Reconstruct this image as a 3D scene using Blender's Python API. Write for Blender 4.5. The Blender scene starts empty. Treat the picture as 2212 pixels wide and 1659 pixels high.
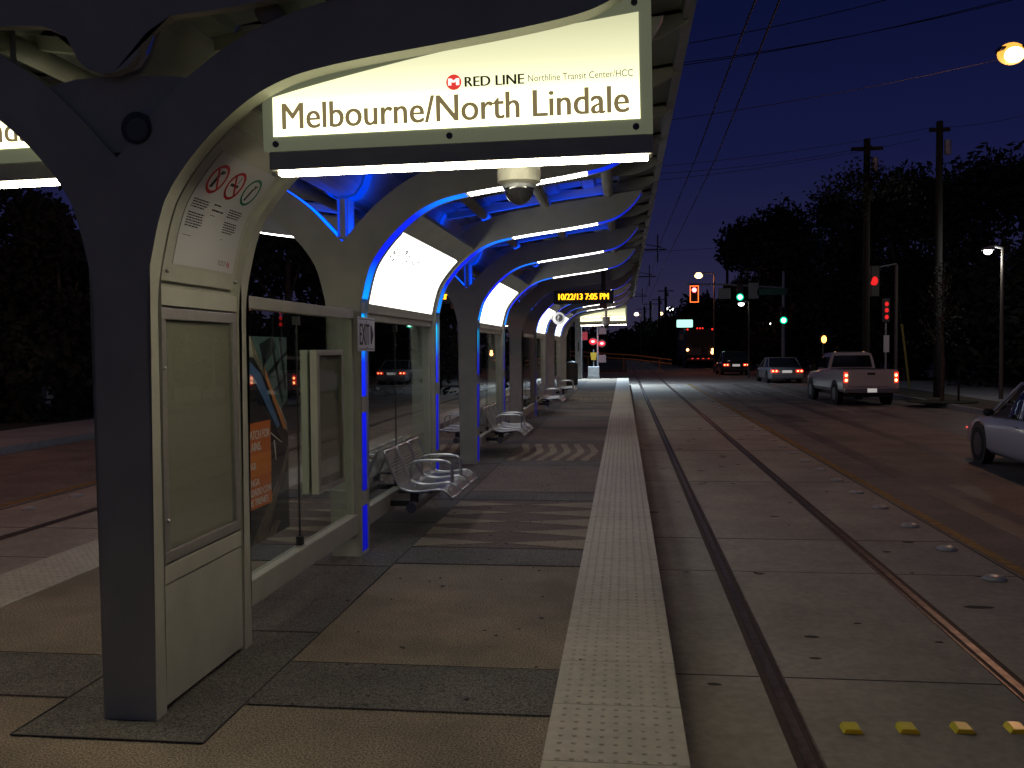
import bpy, bmesh, math, random
from mathutils import Vector, Matrix
random.seed(7)
R = math.radians
S = bpy.context.scene

# ------------------------------------------------------------------ camera
H = 1.70
FPX, CX, CY = 2000.0, 1106.0, 829.5          # focal length and centre on a 2212 x 1659 grid
def axes():
    d = Vector((1347 - CX, -(750 - CY), -FPX)).normalized()
    up = Vector((math.sin(-0.004), math.cos(-0.004), 0)); up = (up - d * up.dot(d)).normalized()
    return d.cross(up), d, up
AX, AD, AU = axes()
MW = Matrix((AX, AD, AU))                    # world = MW @ cam
cam_d = bpy.data.cameras.new("camera"); cam = bpy.data.objects.new("camera", cam_d)
S.collection.objects.link(cam); S.camera = cam
cam.matrix_world = Matrix.Translation((0, 0, H)) @ MW.to_4x4()
cam_d.sensor_width = 36; cam_d.lens = 36 * FPX / 2212; cam_d.clip_end = 2000; cam_d.clip_start = 0.05
def at(x, y, Y):                             # real point at distance Y along the track
    r = MW @ Vector((x - CX, -(y - CY), -FPX)); return r * (Y / r.y) + Vector((0, 0, H))

# ------------------------------------------------------------------ sky
w = bpy.data.worlds.new("World"); S.world = w; w.use_nodes = True
nt = w.node_tree; nt.nodes.clear()
tc = nt.nodes.new('ShaderNodeTexCoord'); sx = nt.nodes.new('ShaderNodeSeparateXYZ')
rp = nt.nodes.new('ShaderNodeValToRGB'); bg = nt.nodes.new('ShaderNodeBackground'); wo = nt.nodes.new('ShaderNodeOutputWorld')
sky = nt.nodes.new('ShaderNodeTexSky'); sky.sky_type = 'NISHITA'; sky.sun_disc = False
sky.sun_elevation = R(-6); sky.sun_rotation = R(250)
add = nt.nodes.new('ShaderNodeMixRGB'); add.blend_type = 'ADD'; add.inputs[0].default_value = 0.03
nt.links.new(tc.outputs['Generated'], sx.inputs[0]); nt.links.new(sx.outputs['Z'], rp.inputs[0])
e = rp.color_ramp.elements
e[0].position = 0.0; e[0].color = (.030, .026, .052, 1)
e[1].position = 1.0; e[1].color = (.012, .0135, .022, 1)
for p, c in ((.10, (.0145, .0145, .050)), (.20, (.0068, .0088, .046)), (.33, (.0035, .0056, .033)), (.50, (.008, .010, .022))):
    k = e.new(p); k.color = c + (1,)
nt.links.new(rp.outputs[0], add.inputs[1]); nt.links.new(sky.outputs[0], add.inputs[2])
# glow added to the sky behind the camera to fill faces turned to it
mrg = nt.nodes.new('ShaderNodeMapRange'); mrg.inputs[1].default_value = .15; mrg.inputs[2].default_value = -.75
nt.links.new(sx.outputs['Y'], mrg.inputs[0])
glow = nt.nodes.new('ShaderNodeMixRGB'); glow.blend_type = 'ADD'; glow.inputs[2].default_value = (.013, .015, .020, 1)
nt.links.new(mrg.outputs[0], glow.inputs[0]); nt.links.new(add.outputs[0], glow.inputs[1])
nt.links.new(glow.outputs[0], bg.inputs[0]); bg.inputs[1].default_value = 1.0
nt.links.new(bg.outputs[0], wo.inputs[0])
S.view_settings.view_transform = 'Standard'; S.view_settings.look = 'None'
S.view_settings.exposure = 0; S.view_settings.gamma = 1
try:
    S.cycles.use_denoising = True; S.cycles.max_bounces = 8; S.cycles.sample_clamp_indirect = 4
    S.cycles.caustics_reflective = False; S.cycles.caustics_refractive = False
except Exception: pass

# ------------------------------------------------------------------ materials
MATS = {}
def mat(name, col, rough=.6, metal=0, noise=0, scale=20, bump=0, spec=.5, col2=None, detail=6, stain=0, coat=0):
    if name in MATS: return MATS[name]
    m = bpy.data.materials.new(name); m.use_nodes = True; n = m.node_tree; b = n.nodes['Principled BSDF']
    b.inputs['Base Color'].default_value = (*col, 1); b.inputs['Roughness'].default_value = rough
    b.inputs['Metallic'].default_value = metal; b.inputs['Specular IOR Level'].default_value = spec
    if coat: b.inputs['Coat Weight'].default_value = coat; b.inputs['Coat Roughness'].default_value = .08
    if noise or bump or stain:
        g = n.nodes.new('ShaderNodeNewGeometry')
        t = n.nodes.new('ShaderNodeTexNoise'); t.inputs['Scale'].default_value = scale; t.inputs['Detail'].default_value = detail
        n.links.new(g.outputs['Position'], t.inputs['Vector'])
        if noise or stain:
            r = n.nodes.new('ShaderNodeValToRGB'); r.color_ramp.elements[0].position = .35; r.color_ramp.elements[1].position = .65
            c2 = col2 or tuple(c * (1 - noise) for c in col)
            r.color_ramp.elements[0].color = (*c2, 1); r.color_ramp.elements[1].color = (*[min(1, c * (1 + noise * .5)) for c in col], 1)
            n.links.new(t.outputs['Fac'], r.inputs[0]); src = r.outputs[0]
            if stain:
                t2 = n.nodes.new('ShaderNodeTexNoise'); t2.inputs['Scale'].default_value = .9; t2.inputs['Detail'].default_value = 8
                t2.inputs['Roughness'].default_value = .65
                n.links.new(g.outputs['Position'], t2.inputs['Vector'])
                r2 = n.nodes.new('ShaderNodeValToRGB'); r2.color_ramp.elements[0].position = .38; r2.color_ramp.elements[1].position = .62
                v = 1 - stain; r2.color_ramp.elements[0].color = (v, v, v, 1); r2.color_ramp.elements[1].color = (1, 1, 1, 1)
                mx = n.nodes.new('ShaderNodeMixRGB'); mx.blend_type = 'MULTIPLY'; mx.inputs[0].default_value = 1
                n.links.new(t2.outputs['Fac'], r2.inputs[0]); n.links.new(src, mx.inputs[1]); n.links.new(r2.outputs[0], mx.inputs[2]); src = mx.outputs[0]
            n.links.new(src, b.inputs['Base Color'])
        if bump:
            bp = n.nodes.new('ShaderNodeBump'); bp.inputs['Strength'].default_value = bump; bp.inputs['Distance'].default_value = .01
            n.links.new(t.outputs['Fac'], bp.inputs['Height']); n.links.new(bp.outputs[0], b.inputs['Normal'])
    MATS[name] = m; return m
def emis(name, col, st, base=(.02, .02, .02)):
    if name in MATS: return MATS[name]
    m = bpy.data.materials.new(name); m.use_nodes = True; b = m.node_tree.nodes['Principled BSDF']
    b.inputs['Base Color'].default_value = (*base, 1); b.inputs['Emission Color'].default_value = (*col, 1)
    b.inputs['Emission Strength'].default_value = st; MATS[name] = m; return m
def glass(name, tint=(.9, .95, .92), rough=.0, mixf=.9):
    m = bpy.data.materials.new(name); m.use_nodes = True; n = m.node_tree; n.nodes.clear()
    o = n.nodes.new('ShaderNodeOutputMaterial'); tr = n.nodes.new('ShaderNodeBsdfTransparent'); gl = n.nodes.new('ShaderNodeBsdfGlossy')
    tr.inputs[0].default_value = (*tint, 1); gl.inputs['Roughness'].default_value = rough; gl.inputs[0].default_value = (1, 1, 1, 1)
    fr = n.nodes.new('ShaderNodeFresnel'); fr.inputs[0].default_value = 1.3
    gm = n.nodes.new('ShaderNodeNewGeometry'); io = n.nodes.new('ShaderNodeMapRange'); io.inputs[3].default_value = 1.32; io.inputs[4].default_value = 1 / 1.32
    n.links.new(gm.outputs['Backfacing'], io.inputs[0]); n.links.new(io.outputs[0], fr.inputs[0])
    mx = n.nodes.new('ShaderNodeMixShader')
    n.links.new(fr.outputs[0], mx.inputs[0]); n.links.new(tr.outputs[0], mx.inputs[1]); n.links.new(gl.outputs[0], mx.inputs[2]); n.links.new(mx.outputs[0], o.inputs[0])
    MATS[name] = m; return m
def zgrad(name, stops, base=(.03, .03, .03), axis='Z'):   # lamp brightness that follows the lamp tubes behind a lens (object space)
    m = bpy.data.materials.new(name); m.use_nodes = True; n = m.node_tree; b = n.nodes['Principled BSDF']
    t = n.nodes.new('ShaderNodeTexCoord'); s = n.nodes.new('ShaderNodeSeparateXYZ'); r = n.nodes.new('ShaderNodeValToRGB')
    mr = n.nodes.new('ShaderNodeMapRange'); mr.inputs[1].default_value = stops[0][0]; mr.inputs[2].default_value = stops[-1][0]
    n.links.new(t.outputs['Object'], s.inputs[0]); n.links.new(s.outputs[axis], mr.inputs[0]); n.links.new(mr.outputs[0], r.inputs[0])
    a, z = stops[0][0], stops[-1][0]; el = r.color_ramp.elements
    mxs = max(max(c) for _, c in stops)
    el[0].position = 0; el[1].position = 1
    el[0].color = (*[v / mxs for v in stops[0][1]], 1); el[1].color = (*[v / mxs for v in stops[-1][1]], 1)
    for p, c in stops[1:-1]:
        k = el.new((p - a) / (z - a)); k.color = (*[v / mxs for v in c], 1)
    n.links.new(r.outputs[0], b.inputs['Emission Color']); b.inputs['Emission Strength'].default_value = mxs
    b.inputs['Base Color'].default_value = (*base, 1); b.inputs['Specular IOR Level'].default_value = .1; b.inputs['Roughness'].default_value = .5; MATS[name] = m; return m

cream = mat('cream_paint', (.47, .465, .39), .45, noise=.08, scale=5, detail=8, bump=0.05, stain=.13)
cream2 = mat('cream_paint_roof', (.46, .46, .38), .5, noise=.1, scale=2)
roofm = mat('roof_sheet', (.25, .28, .25), .45, noise=.12, scale=1.5)
blackm = mat('black', (.012, .012, .013), .5)
rubber = mat('rubber', (.02, .02, .02), .8)
alu = mat('brushed_aluminium', (.42, .41, .38), .38, metal=.6, noise=.08, scale=40)
steel = mat('stainless', (.55, .55, .54), .28, metal=1)
galv = mat('galvanised', (.30, .32, .34), .5, metal=.5, noise=.15, scale=8)
polem = mat('pole_paint', (.10, .09, .08), .55, metal=.3)
board = mat('empty_board', (.39, .36, .32), .7, noise=.12, scale=300, bump=.05)
gls = glass('clear_glass')
gls2 = glass('cover_glass', (.88, .9, .86))
white_p = mat('white_plate', (.62, .62, .64), .5)
paper = mat('poster_paper', (.50, .49, .50), .7)
red_p = mat('red_print', (.42, .02, .03), .6)
green_p = mat('green_print', (.01, .16, .09), .6)
black_p = mat('black_print', (.03, .03, .03), .6)
blue_l = zgrad('blue_lens', [(0, (0.0, .002, .26)), (.38, (.0, .002, .40)), (.55, (.0, .002, .30)), (.9, (.0, .004, .55)), (1.25, (0, .006, .9)), (1.6, (0, .03, 1.2)), (1.75, (0, .45, 1.7)), (1.95, (0, .9, 1.8)), (2.0, (0, .2, 1.2))])
blue_a = zgrad('blue_arch_lens', [(2.05, (0, .03, 1.2)), (2.13, (0, .40, 1.7)), (2.30, (0, .22, 1.5)), (2.44, (0, .015, 1.3)), (2.78, (0, .02, 1.4)), (2.92, (0, .30, 1.8)), (3.0, (.0, .05, 1.2)), (3.2, (.0, .012, .55)), (3.45, (0, .02, .7))])
blue_g = emis('blue_gutter_glow', (0, .06, 1), .75)
blue_v = emis('blue_glow', (0, .05, 1), 7.0)
white_l = emis('white_led', (1, .97, .92), 9)
white_t = emis('white_tube', (1, .91, .68), 42)
panel_l = emis('map_backlight', (1, .99, .93), 2.6)

# ------------------------------------------------------------------ builders
COL = S.collection
def link(o, parent=None):
    COL.objects.link(o)
    if parent is not None: o.parent = parent
    return o
def tag(o, label=None, cat=None, group=None, kind=None):
    if label: o['label'] = label
    if cat: o['category'] = cat
    if group: o['group'] = group
    if kind: o['kind'] = kind
    return o
def thing(name, label, cat, loc=(0, 0, 0), rz=0, group=None):
    o = bpy.data.objects.new(name, None); o.location = loc; o.rotation_euler = (0, 0, rz); o.empty_display_size = .2
    COL.objects.link(o); return tag(o, label, cat, group)
def copy_tree(o, parent=None):
    c = o.copy(); COL.objects.link(c)
    if parent is not None: c.parent = parent
    for ch in list(o.children): copy_tree(ch, c)
    return c
class MB:
    def __init__(s): s.b = bmesh.new()
    def box(s, x0, x1, y0, y1, z0, z1, bev=0):
        g = bmesh.ops.create_cube(s.b, size=1)['verts']
        for v in g: v.co = Vector(((x0 + x1) / 2 + v.co.x * (x1 - x0), (y0 + y1) / 2 + v.co.y * (y1 - y0), (z0 + z1) / 2 + v.co.z * (z1 - z0)))
        if bev:
            ed = list({e for v in g for e in v.link_edges})
            bmesh.ops.bevel(s.b, geom=ed, offset=bev, segments=2, affect='EDGES', profile=.5)
        return s
    def prism(s, pts, a0, a1, axis='Y'):     # polygon extruded along axis
        def P(u, v, a): return {'Y': (u, a, v), 'X': (a, u, v), 'Z': (u, v, a)}[axis]
        A = [s.b.verts.new(P(u, v, a0)) for u, v in pts]; B = [s.b.verts.new(P(u, v, a1)) for u, v in pts]
        n = len(pts); fs = [s.b.faces.new(A), s.b.faces.new(list(reversed(B)))]
        for i in range(n): s.b.faces.new((A[i], B[i], B[(i + 1) % n], A[(i + 1) % n]))
        bmesh.ops.triangulate(s.b, faces=fs); return s
    def strip(s, pts, a0, a1, th=.004):      # ribbon along an xz curve, from y=a0 to a1
        L = []
        for i, (u, z) in enumerate(pts):
            L.append((s.b.verts.new((u, a0, z)), s.b.verts.new((u, a1, z))))
        for i in range(len(L) - 1): s.b.faces.new((L[i][0], L[i][1], L[i + 1][1], L[i + 1][0]))
        return s
    def cyl(s, p, q, r, r2=None, seg=12, caps=True):
        p, q = Vector(p), Vector(q); r2 = r if r2 is None else r2; d = (q - p)
        if d.length < 1e-6: return s
        z = d.normalized(); x = z.orthogonal().normalized(); y = z.cross(x)
        A, B = [], []
        for i in range(seg):
            a = 2 * math.pi * i / seg; v = x * math.cos(a) + y * math.sin(a)
            A.append(s.b.verts.new(p + v * r)); B.append(s.b.verts.new(q + v * r2))
        for i in range(seg): s.b.faces.new((A[i], A[(i + 1) % seg], B[(i + 1) % seg], B[i]))
        if caps: s.b.faces.new(list(reversed(A))); s.b.faces.new(B)
        return s
    def tube(s, pts, r, seg=8):
        pts = [Vector(p) for p in pts]; rings = []
        x = None
        for i, p in enumerate(pts):
            d = (pts[min(i + 1, len(pts) - 1)] - pts[max(i - 1, 0)]).normalized()
            x = d.orthogonal().normalized() if x is None else (x - d * x.dot(d)).normalized()
            y = d.cross(x); rr = r[i] if isinstance(r, (list, tuple)) else r
            rings.append([s.b.verts.new(p + (x * math.cos(2 * math.pi * k / seg) + y * math.sin(2 * math.pi * k / seg)) * rr) for k in range(seg)])
        for a, b in zip(rings, rings[1:]):
            for k in range(seg): s.b.faces.new((a[k], a[(k + 1) % seg], b[(k + 1) % seg], b[k]))
        s.b.faces.new(list(reversed(rings[0]))); s.b.faces.new(rings[-1]); return s
    def sph(s, c, r, sub=2, sc=(1, 1, 1)):
        g = bmesh.ops.create_icosphere(s.b, subdivisions=sub, radius=r)['verts']
        for v in g: v.co = Vector(c) + Vector((v.co.x * sc[0], v.co.y * sc[1], v.co.z * sc[2]))
        return s
    def disc(s, c, r, nrm='Y', seg=20, th=.004, sc=1):
        c = Vector(c); a = {'X': Vector((1, 0, 0)), 'Y': Vector((0, 1, 0)), 'Z': Vector((0, 0, 1))}[nrm]
        return s.cyl(c - a * th / 2, c + a * th / 2, r, seg=seg)
    def quad(s, *p):
        s.b.faces.new([s.b.verts.new(v) for v in p]); return s
    def build(s, name, m, parent=None, smooth=False):
        bmesh.ops.recalc_face_normals(s.b, faces=s.b.faces)
        me = bpy.data.meshes.new(name); s.b.to_mesh(me); s.b.free()
        for k in (m if isinstance(m, list) else [m]): me.materials.append(k)
        if smooth:
            for p in me.polygons: p.use_smooth = True
        return link(bpy.data.objects.new(name, me), parent)
def struct(name, mb, m): return tag(mb.build(name, m), kind='structure')
def text(name, s, m, parent, origin, right, up, width=None, height=None, ext=.002, italic=0, spacing=1, bold=0, align='L'):
    cu = bpy.data.curves.new(name, 'FONT'); cu.body = s; cu.size = 1; cu.space_character = spacing; cu.resolution_u = 4
    o = bpy.data.objects.new('tmp', cu); COL.objects.link(o)
    bpy.context.view_layer.update(); me = bpy.data.meshes.new_from_object(o); bpy.data.objects.remove(o)
    xs = [v.co.x for v in me.vertices]; ys = [v.co.y for v in me.vertices]
    x0, x1, y0, y1 = min(xs), max(xs), min(ys), max(ys)
    sy = height / (y1 - y0) if height else None; sxx = width / (x1 - x0) if width else sy
    if sy is None: sy = sxx
    w0 = (x1 - x0) * sxx; base = [v.co.copy() for v in me.vertices]; nb = 3 if bold else 1
    if nb > 1:
        fc = [tuple(p.vertices) for p in me.polygons]; N = len(base); vs = []; ff = []
        for k in range(nb):
            vs += [b + Vector(((k - 1) * bold * 1.6, 0, k * .0003)) for b in base]; ff += [tuple(i + k * N for i in f) for f in fc]
        me = bpy.data.meshes.new(name); me.from_pydata(vs, [], ff)
    right, up = Vector(right).normalized(), Vector(up).normalized(); nrm = right.cross(up); O = Vector(origin)
    for v in me.vertices:
        v.co = O + right * ((v.co.x - x0) * sxx) + up * ((v.co.y - y0) * sy) + nrm * (ext + v.co.z)
    me.name = name; me.materials.append(m)
    return link(bpy.data.objects.new(name, me), parent)
def crom(pts, n=6):
    out = []
    for i in range(len(pts) - 1):
        p0 = pts[max(i - 1, 0)]; p1 = pts[i]; p2 = pts[i + 1]; p3 = pts[min(i + 2, len(pts) - 1)]
        for k in range(n):
            t = k / n
            out.append(tuple(.5 * ((2 * p1[j]) + (-p0[j] + p2[j]) * t + (2 * p0[j] - 5 * p1[j] + 4 * p2[j] - p3[j]) * t * t + (-p0[j] + 3 * p1[j] - 3 * p2[j] + p3[j]) * t ** 3) for j in range(len(p1))))
    out.append(tuple(pts[-1])); return out
def offset(pts, d):
    out = []
    for i, p in enumerate(pts):
        a = Vector(pts[max(i - 1, 0)]); b = Vector(pts[min(i + 1, len(pts) - 1)]); t = (b - a).normalized()
        out.append((p[0] - t.y * d, p[1] + t.x * d))
    return out

XC = -2.262
G = -.355                                     # top of rail / road level
ORD = ['first', 'second', 'third', 'fourth', 'fifth', 'sixth', 'seventh', 'eighth', 'ninth', 'tenth', 'eleventh', 'twelfth', 'thirteenth', 'fourteenth', 'fifteenth', 'sixteenth', 'seventeenth', 'eighteenth', 'nineteenth', 'twentieth', 'twenty-first', 'twenty-second', 'twenty-third', 'twenty-fourth', 'twenty-fifth', 'twenty-sixth']

# ------------------------------------------------------------------ ground, tracks, roads, platform
agg = mat('aggregate_tan', (.31, .245, .175), .85, noise=.7, scale=105, detail=2, bump=.35, stain=.4)
aggd = mat('aggregate_dark', (.155, .142, .125), .85, noise=.75, scale=105, detail=2, bump=.35, stain=.4)
aggm = mat('aggregate_grey', (.24, .195, .155), .85, noise=.7, scale=105, detail=2, bump=.35, stain=.3)
aggl = mat('aggregate_light', (.33, .265, .185), .85, noise=.6, scale=105, detail=2, bump=.3, stain=.3)
aggr = mat('aggregate_brown', (.155, .108, .088), .85, noise=.6, scale=105, detail=2, bump=.3, stain=.3)
tact = mat('tactile_tile', (.50, .45, .36), .6, noise=.12, scale=14, detail=9, stain=.14)
conc = mat('track_concrete', (.40, .35, .28), .8, noise=.14, scale=18, bump=.15, stain=.24)
concL = mat('pale_concrete', (.32, .33, .34), .8, noise=.15, scale=10, stain=.2)
asph = mat('road_concrete', (.23, .20, .175), .75, noise=.22, scale=24, bump=.15, stain=.35)
jointm = mat('joint', (.06, .054, .048), .9)
soil = mat('soil', (.035, .04, .024), .95, noise=.5, scale=6, bump=.4)
dirt = mat('verge', (.10, .085, .06), .95, noise=.4, scale=8, bump=.3)
YE = 50.9
struct('ground', MB().box(-900, 900, -60, 1500, G - .5, G - .03), soil)
struct('road_right', MB().box(3.45, 10.3, -8, 52, G - .02, G).box(3.45, 10.3, 78, 400, G - .02, G), asph)
struct('trackway_right', MB().box(.262, 3.45, -8, 52, G - .02, G - .002).box(.262, 3.45, 78, 400, G - .02, G - .002), conc)
struct('trackway_left', MB().box(-8.1, -4.724, -8, 52, G - .02, G - .002).box(-8.1, -4.724, 78, 400, G - .02, G - .002), conc)
struct('road_left', MB().box(-12.4, -8.1, -8, 52, G - .02, G).box(-12.4, -8.1, 78, 400, G - .02, G), asph)
struct('crossroad', MB().box(-80, 80, 52, 78, G - .02, G), asph)
struct('median_far', MB().box(-4.724, .262, 78, 400, G - .02, G + .1), dirt)
struct('sidewalk_left', MB().box(-15.0, -12.55, -8, 51, G - .02, -.2).box(-12.55, -12.4, -8, 51, G - .02, -.198), concL)
struct('grass_left', MB().box(-60, -15.0, -8, 51, G - .02, -.21), soil)
struct('curb_right', MB().box(10.3, 10.45, -8, 51, G - .02, -.2), concL)
struct('verge_right', MB().box(10.45, 12.3, -8, 51, G - .02, -.205), dirt)
struct('path_right', MB().box(12.3, 18.5, -8, 51, G - .02, -.2), concL)
struct('grass_right', MB().box(18.5, 90, -8, 51, G - .02, -.21), soil)
# platform body
struct('platform', MB().box(-4.12, -.34, -6, YE, G - .02, 0), agg)
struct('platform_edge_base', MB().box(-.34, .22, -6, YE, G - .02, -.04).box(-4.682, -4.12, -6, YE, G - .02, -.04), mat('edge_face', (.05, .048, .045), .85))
# paving insets
FY = [7.32 + 3.02 * k for k in range(9)]
def sheet(mb, x0, x1, y0, y1, z): mb.box(x0, x1, y0, y1, z - .003, z)
cs = MB(); sheet(cs, -2.71, -1.812, 3.75, YE - 4, .004)
struct('paving_centre_strip', cs, aggd)
bands = MB(); zz = .003
by = [(4.19, 4.80), (7.12, 7.72)] + [(y - .15, y + .45) for y in FY[1:]] + [(37.5, 38.1), (43.5, 44.1)]
for a, b in by:
    sheet(bands, -1.812, -.342, a, b, .004); sheet(bands, -4.118, -2.71, a, b, .004)
struct('paving_dark_bands', bands, aggd)
gr = MB()
for k, (a, b) in enumerate(zip([x[1] for x in by[2:-1]], [x[0] for x in by[3:]])):
    if k not in (1,): sheet(gr, -1.812, -.342, a, b, .0035); sheet(gr, -4.118, -2.71, a, b, .0035)
struct('paving_grey_fields', gr, aggm)
# triangle pattern field (second bay), both halves
ta = MB(); tb = MB()
y0, y1 = 7.72, 10.19
for (xa, xb) in ((-1.812, -.342), (-4.118, -2.71)):
    sheet(ta, xa, xb, y0, y1, .0045); n = 5; dy = (y1 - y0) / n; xm = (xa + xb) / 2
    for i in range(n):
        a = y0 + i * dy
        for sgn, xo in ((1, xa), (-1, xb)):
            xi = xm - sgn * .03
            tb.prism([(xo, a + .02), (xi, a + dy * .42), (xo, a + dy * .8)] if sgn > 0 else [(xo, a + .02), (xo, a + dy * .8), (xi, a + dy * .42)], .0045, .0085, 'Z')
struct('paving_triangle_field', ta, aggr); struct('paving_triangles', tb, aggl)
# wave pattern field (fourth bay)
wa = MB(); wb = MB(); y0, y1 = 13.82, 16.22
for (xa, xb) in ((-1.812, -.342), (-4.118, -2.71)):
    sheet(wa, xa, xb, y0, y1, .0045)
    nW = 6; step = (xb - xa - .12) / nW
    for i in range(nW):
        L = []; Rr = []
        for j in range(25):
            t = j / 24; yy = y0 + t * (y1 - y0); xo = xa + .02 + i * step + .12 * (.5 - .5 * math.cos(t * 2 * math.pi * 1.0)) + .02
            L.append((xo, yy)); Rr.append((min(xo + step * .5, xb), yy))
        for j in range(24): wb.prism([L[j], Rr[j], Rr[j + 1], L[j + 1]], .0045, .0085, 'Z')
struct('paving_wave_field', wa, aggr); struct('paving_waves', wb, aggl)
sb = MB(); y0 = FY[7] + .45
for i in range(9):
    xx = -1.75 + i * .16; sheet(sb, xx, xx + (.09 if i % 2 else .06), y0 + .6, y0 + 2.2, .0085)
struct('paving_stripes', sb, aggl)
jl = MB()
for x in (-1.812, -2.71): sheet(jl, x - .004, x + .004, 3.75, YE - .2, .0095)
sheet(jl, -2.71, -1.812, 3.745, 3.754, .0097)
for y in (5.31, 7.0, 8.8, 10.2, 11.8, 13.4, 14.9, 16.4): sheet(jl, -2.70, -1.82, y - .004, y + .004, .0093)
for a, b in by[:3]:
    for (xa, xb) in ((-1.80, -.342), (-4.118, -2.72)): sheet(jl, xa, xb, a - .0015, a + .0015, .0091); sheet(jl, xa, xb, b - .0015, b + .0015, .0091)
struct('paving_joints', jl, jointm)
# tactile strips
def tactile(x0, x1, domes):
    m = MB(); y = -3.0
    while y < YE:
        m.box(x0, x1, y, min(y + .606, YE), -.04, .008); y += .612
    b = m.b
    if domes:
        nx = 9; dx = (x1 - x0 - .06) / nx
        yy = 2.6 if x0 > -2 else 4.4; k = 0
        while yy < 24:
            for i in range(nx):
                cx = x0 + .03 + dx * (i + .5); r0, r1 = .0125, .007
                A = [b.verts.new((cx + r0 * math.cos(q * math.pi / 3), yy + r0 * math.sin(q * math.pi / 3), .008)) for q in range(6)]
                B = [b.verts.new((cx + r1 * math.cos(q * math.pi / 3), yy + r1 * math.sin(q * math.pi / 3), .0135)) for q in range(6)]
                for q in range(6): b.faces.new((A[q], A[(q + 1) % 6], B[(q + 1) % 6], B[q]))
                b.faces.new(B)
            yy += .0765
    struct('tactile_strip', m, tact)
tactile(-.34, .26, True); tactile(-4.722, -4.12, True)
# rails
railm = mat('rail_steel', (.22, .19, .16), .42, metal=.85, noise=.4, scale=12)
rustm = mat('rail_rust', (.055, .035, .025), .7, noise=.3, scale=30)
def rails(xs, name):
    bo = MB(); he = MB()
    for x, s in xs:
        for a, b in ((-8, 400),):
            bo.box(x - .072, x + .072, a, b, G - .015, G + .001)
            he.box(x - .026, x + .026, a, b, G - .02, G + .006)
            he.box(x + s * .062 - .007, x + s * .062 + .007, a, b, G - .02, G + .0045)
    r = thing('rail_track', name, 'rail track', (0, 0, 0)); bo.build('rail_boot', rustm, r); he.build('rail', railm, r)
rails(((.905, 1), (2.34, -1)), 'pair of embedded steel rails in concrete right of the platform')
rails(((-5.62, -1), (-6.86, 1)), 'pair of embedded steel rails in concrete left of the platform')
tj = MB()
for x0, x1 in ((.27, 3.44), (-8.09, -4.73)):
    for y in (2.6, 5.83, 10.05, 14.3, 18.6, 23, 27.5, 32, 37, 42, 47): 
        for a, b in ((x0, .83), (.98, 2.26), (2.42, x1)) if x0 > 0 else ((x0, -6.94), (-6.78, -5.70), (-5.54, x1)):
            tj.box(a, b, y - .006, y + .006, G - .003, G + .0005)
    tj.box(x0, x1, 8.58, 8.586, G - .003, G + .0003)
tj.box(3.445, 3.457, -8, 52, G - .003, G + .003); tj.box(-8.106, -8.094, -8, 52, G - .003, G + .003)
for y in (9, 15, 21, 27, 33, 39, 45): tj.box(3.7, 10.2, y - .006, y + .006, G - .003, G + .001); tj.box(-12.3, -8.2, y - .006, y + .006, G - .003, G + .001)
tj.box(-10.3, -10.288, -8, 51, G - .003, G + .001)
struct('slab_joints', tj, jointm)
st = MB()
for i in range(70):
    x = random.uniform(.35, 3.3); y = random.uniform(3.6, 24); r = random.uniform(.012, .05)
    if abs(x - .905) < .15 or abs(x - 2.34) < .15: continue
    n = 7; ph = random.random() * 6; a = random.uniform(1, 2.6)
    st.prism([(x + r * a * math.cos(k * 2 * math.pi / n + ph) * random.uniform(.6, 1), y + r * math.sin(k * 2 * math.pi / n + ph) * random.uniform(.6, 1)) for k in range(n)], G - .002, G + .001, 'Z')
struct('trackway_stains', st, mat('stain', (.055, .048, .04), .9))
gum = MB()
rg = random.Random(12)
for i in range(90):
    x = rg.uniform(-1.75, -.4) if i % 3 else rg.uniform(-2.1, .2); y = rg.uniform(3, 14); q_ = rg.uniform(.006, .02); k_ = rg.randint(5, 8); zt = .0125 if x < -.36 else .0086
    gum.prism([(x + q_ * rg.uniform(.6, 1) * math.cos(j * 2 * math.pi / k_), y + q_ * rg.uniform(.6, 1) * math.sin(j * 2 * math.pi / k_)) for j in range(k_)], zt - .003, zt, 'Z')
struct('platform_spots', gum, mat('gum', (.06, .055, .05), .9))
tt = MB()
for x in (4.3, 5.95, 7.75, 9.4):
    for k in range(30):
        y = -6 + k * 1.93; tt.prism([(x - .16 + rg.uniform(-.03, .03), y), (x + .16 + rg.uniform(-.03, .03), y), (x + .16, y + 1.93), (x - .16, y + 1.93)], G - .002, G + .0016, 'Z')
for x, y, a, b in ((5.2, 12.5, .5, 1.6), (8.6, 24, .7, 2.2), (4.6, 27, .4, 1.4), (9.0, 38, .6, 2)): tt.box(x - a, x + a, y - b, y + b, G - .002, G + .0012)
struct('tyre_tracks', tt, mat('tyre_track', (.155, .135, .118), .62, noise=.35, scale=9, stain=.45))
# painted markings
yel = mat('yellow_paint', (.30, .17, .02), .7, noise=.35, scale=9)
wht = mat('white_paint', (.36, .33, .30), .7, noise=.6, scale=7)
ym = MB(); ym.box(3.5, 3.61, -8, 51.5, G - .002, G + .004); struct('yellow_line', ym, yel)
ym = MB(); ym.box(-8.35, -8.24, -8, 51.5, G - .002, G + .004); struct('yellow_line_left', ym, yel)
wm = MB()
def seg(p, q, wd, z=.004):
    p, q = Vector(p), Vector(q); t = (q - p).normalized(); n = Vector((-t.y, t.x)) * wd / 2
    wm.prism([tuple(p - n), tuple(q - n), tuple(q + n), tuple(p + n)], G - .002, G + z, 'Z')
seg((7.05, 52), (6.95, 29), .11)
seg((2.9, 44), (2.9, 51.9), .3, .003)
seg((4.4, 33.2), (6.3, 32.6), .22); seg((4.2, 33.9), (4.75, 33.2), .2); seg((4.0, 33.2), (4.6, 32.6), .2)
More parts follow.
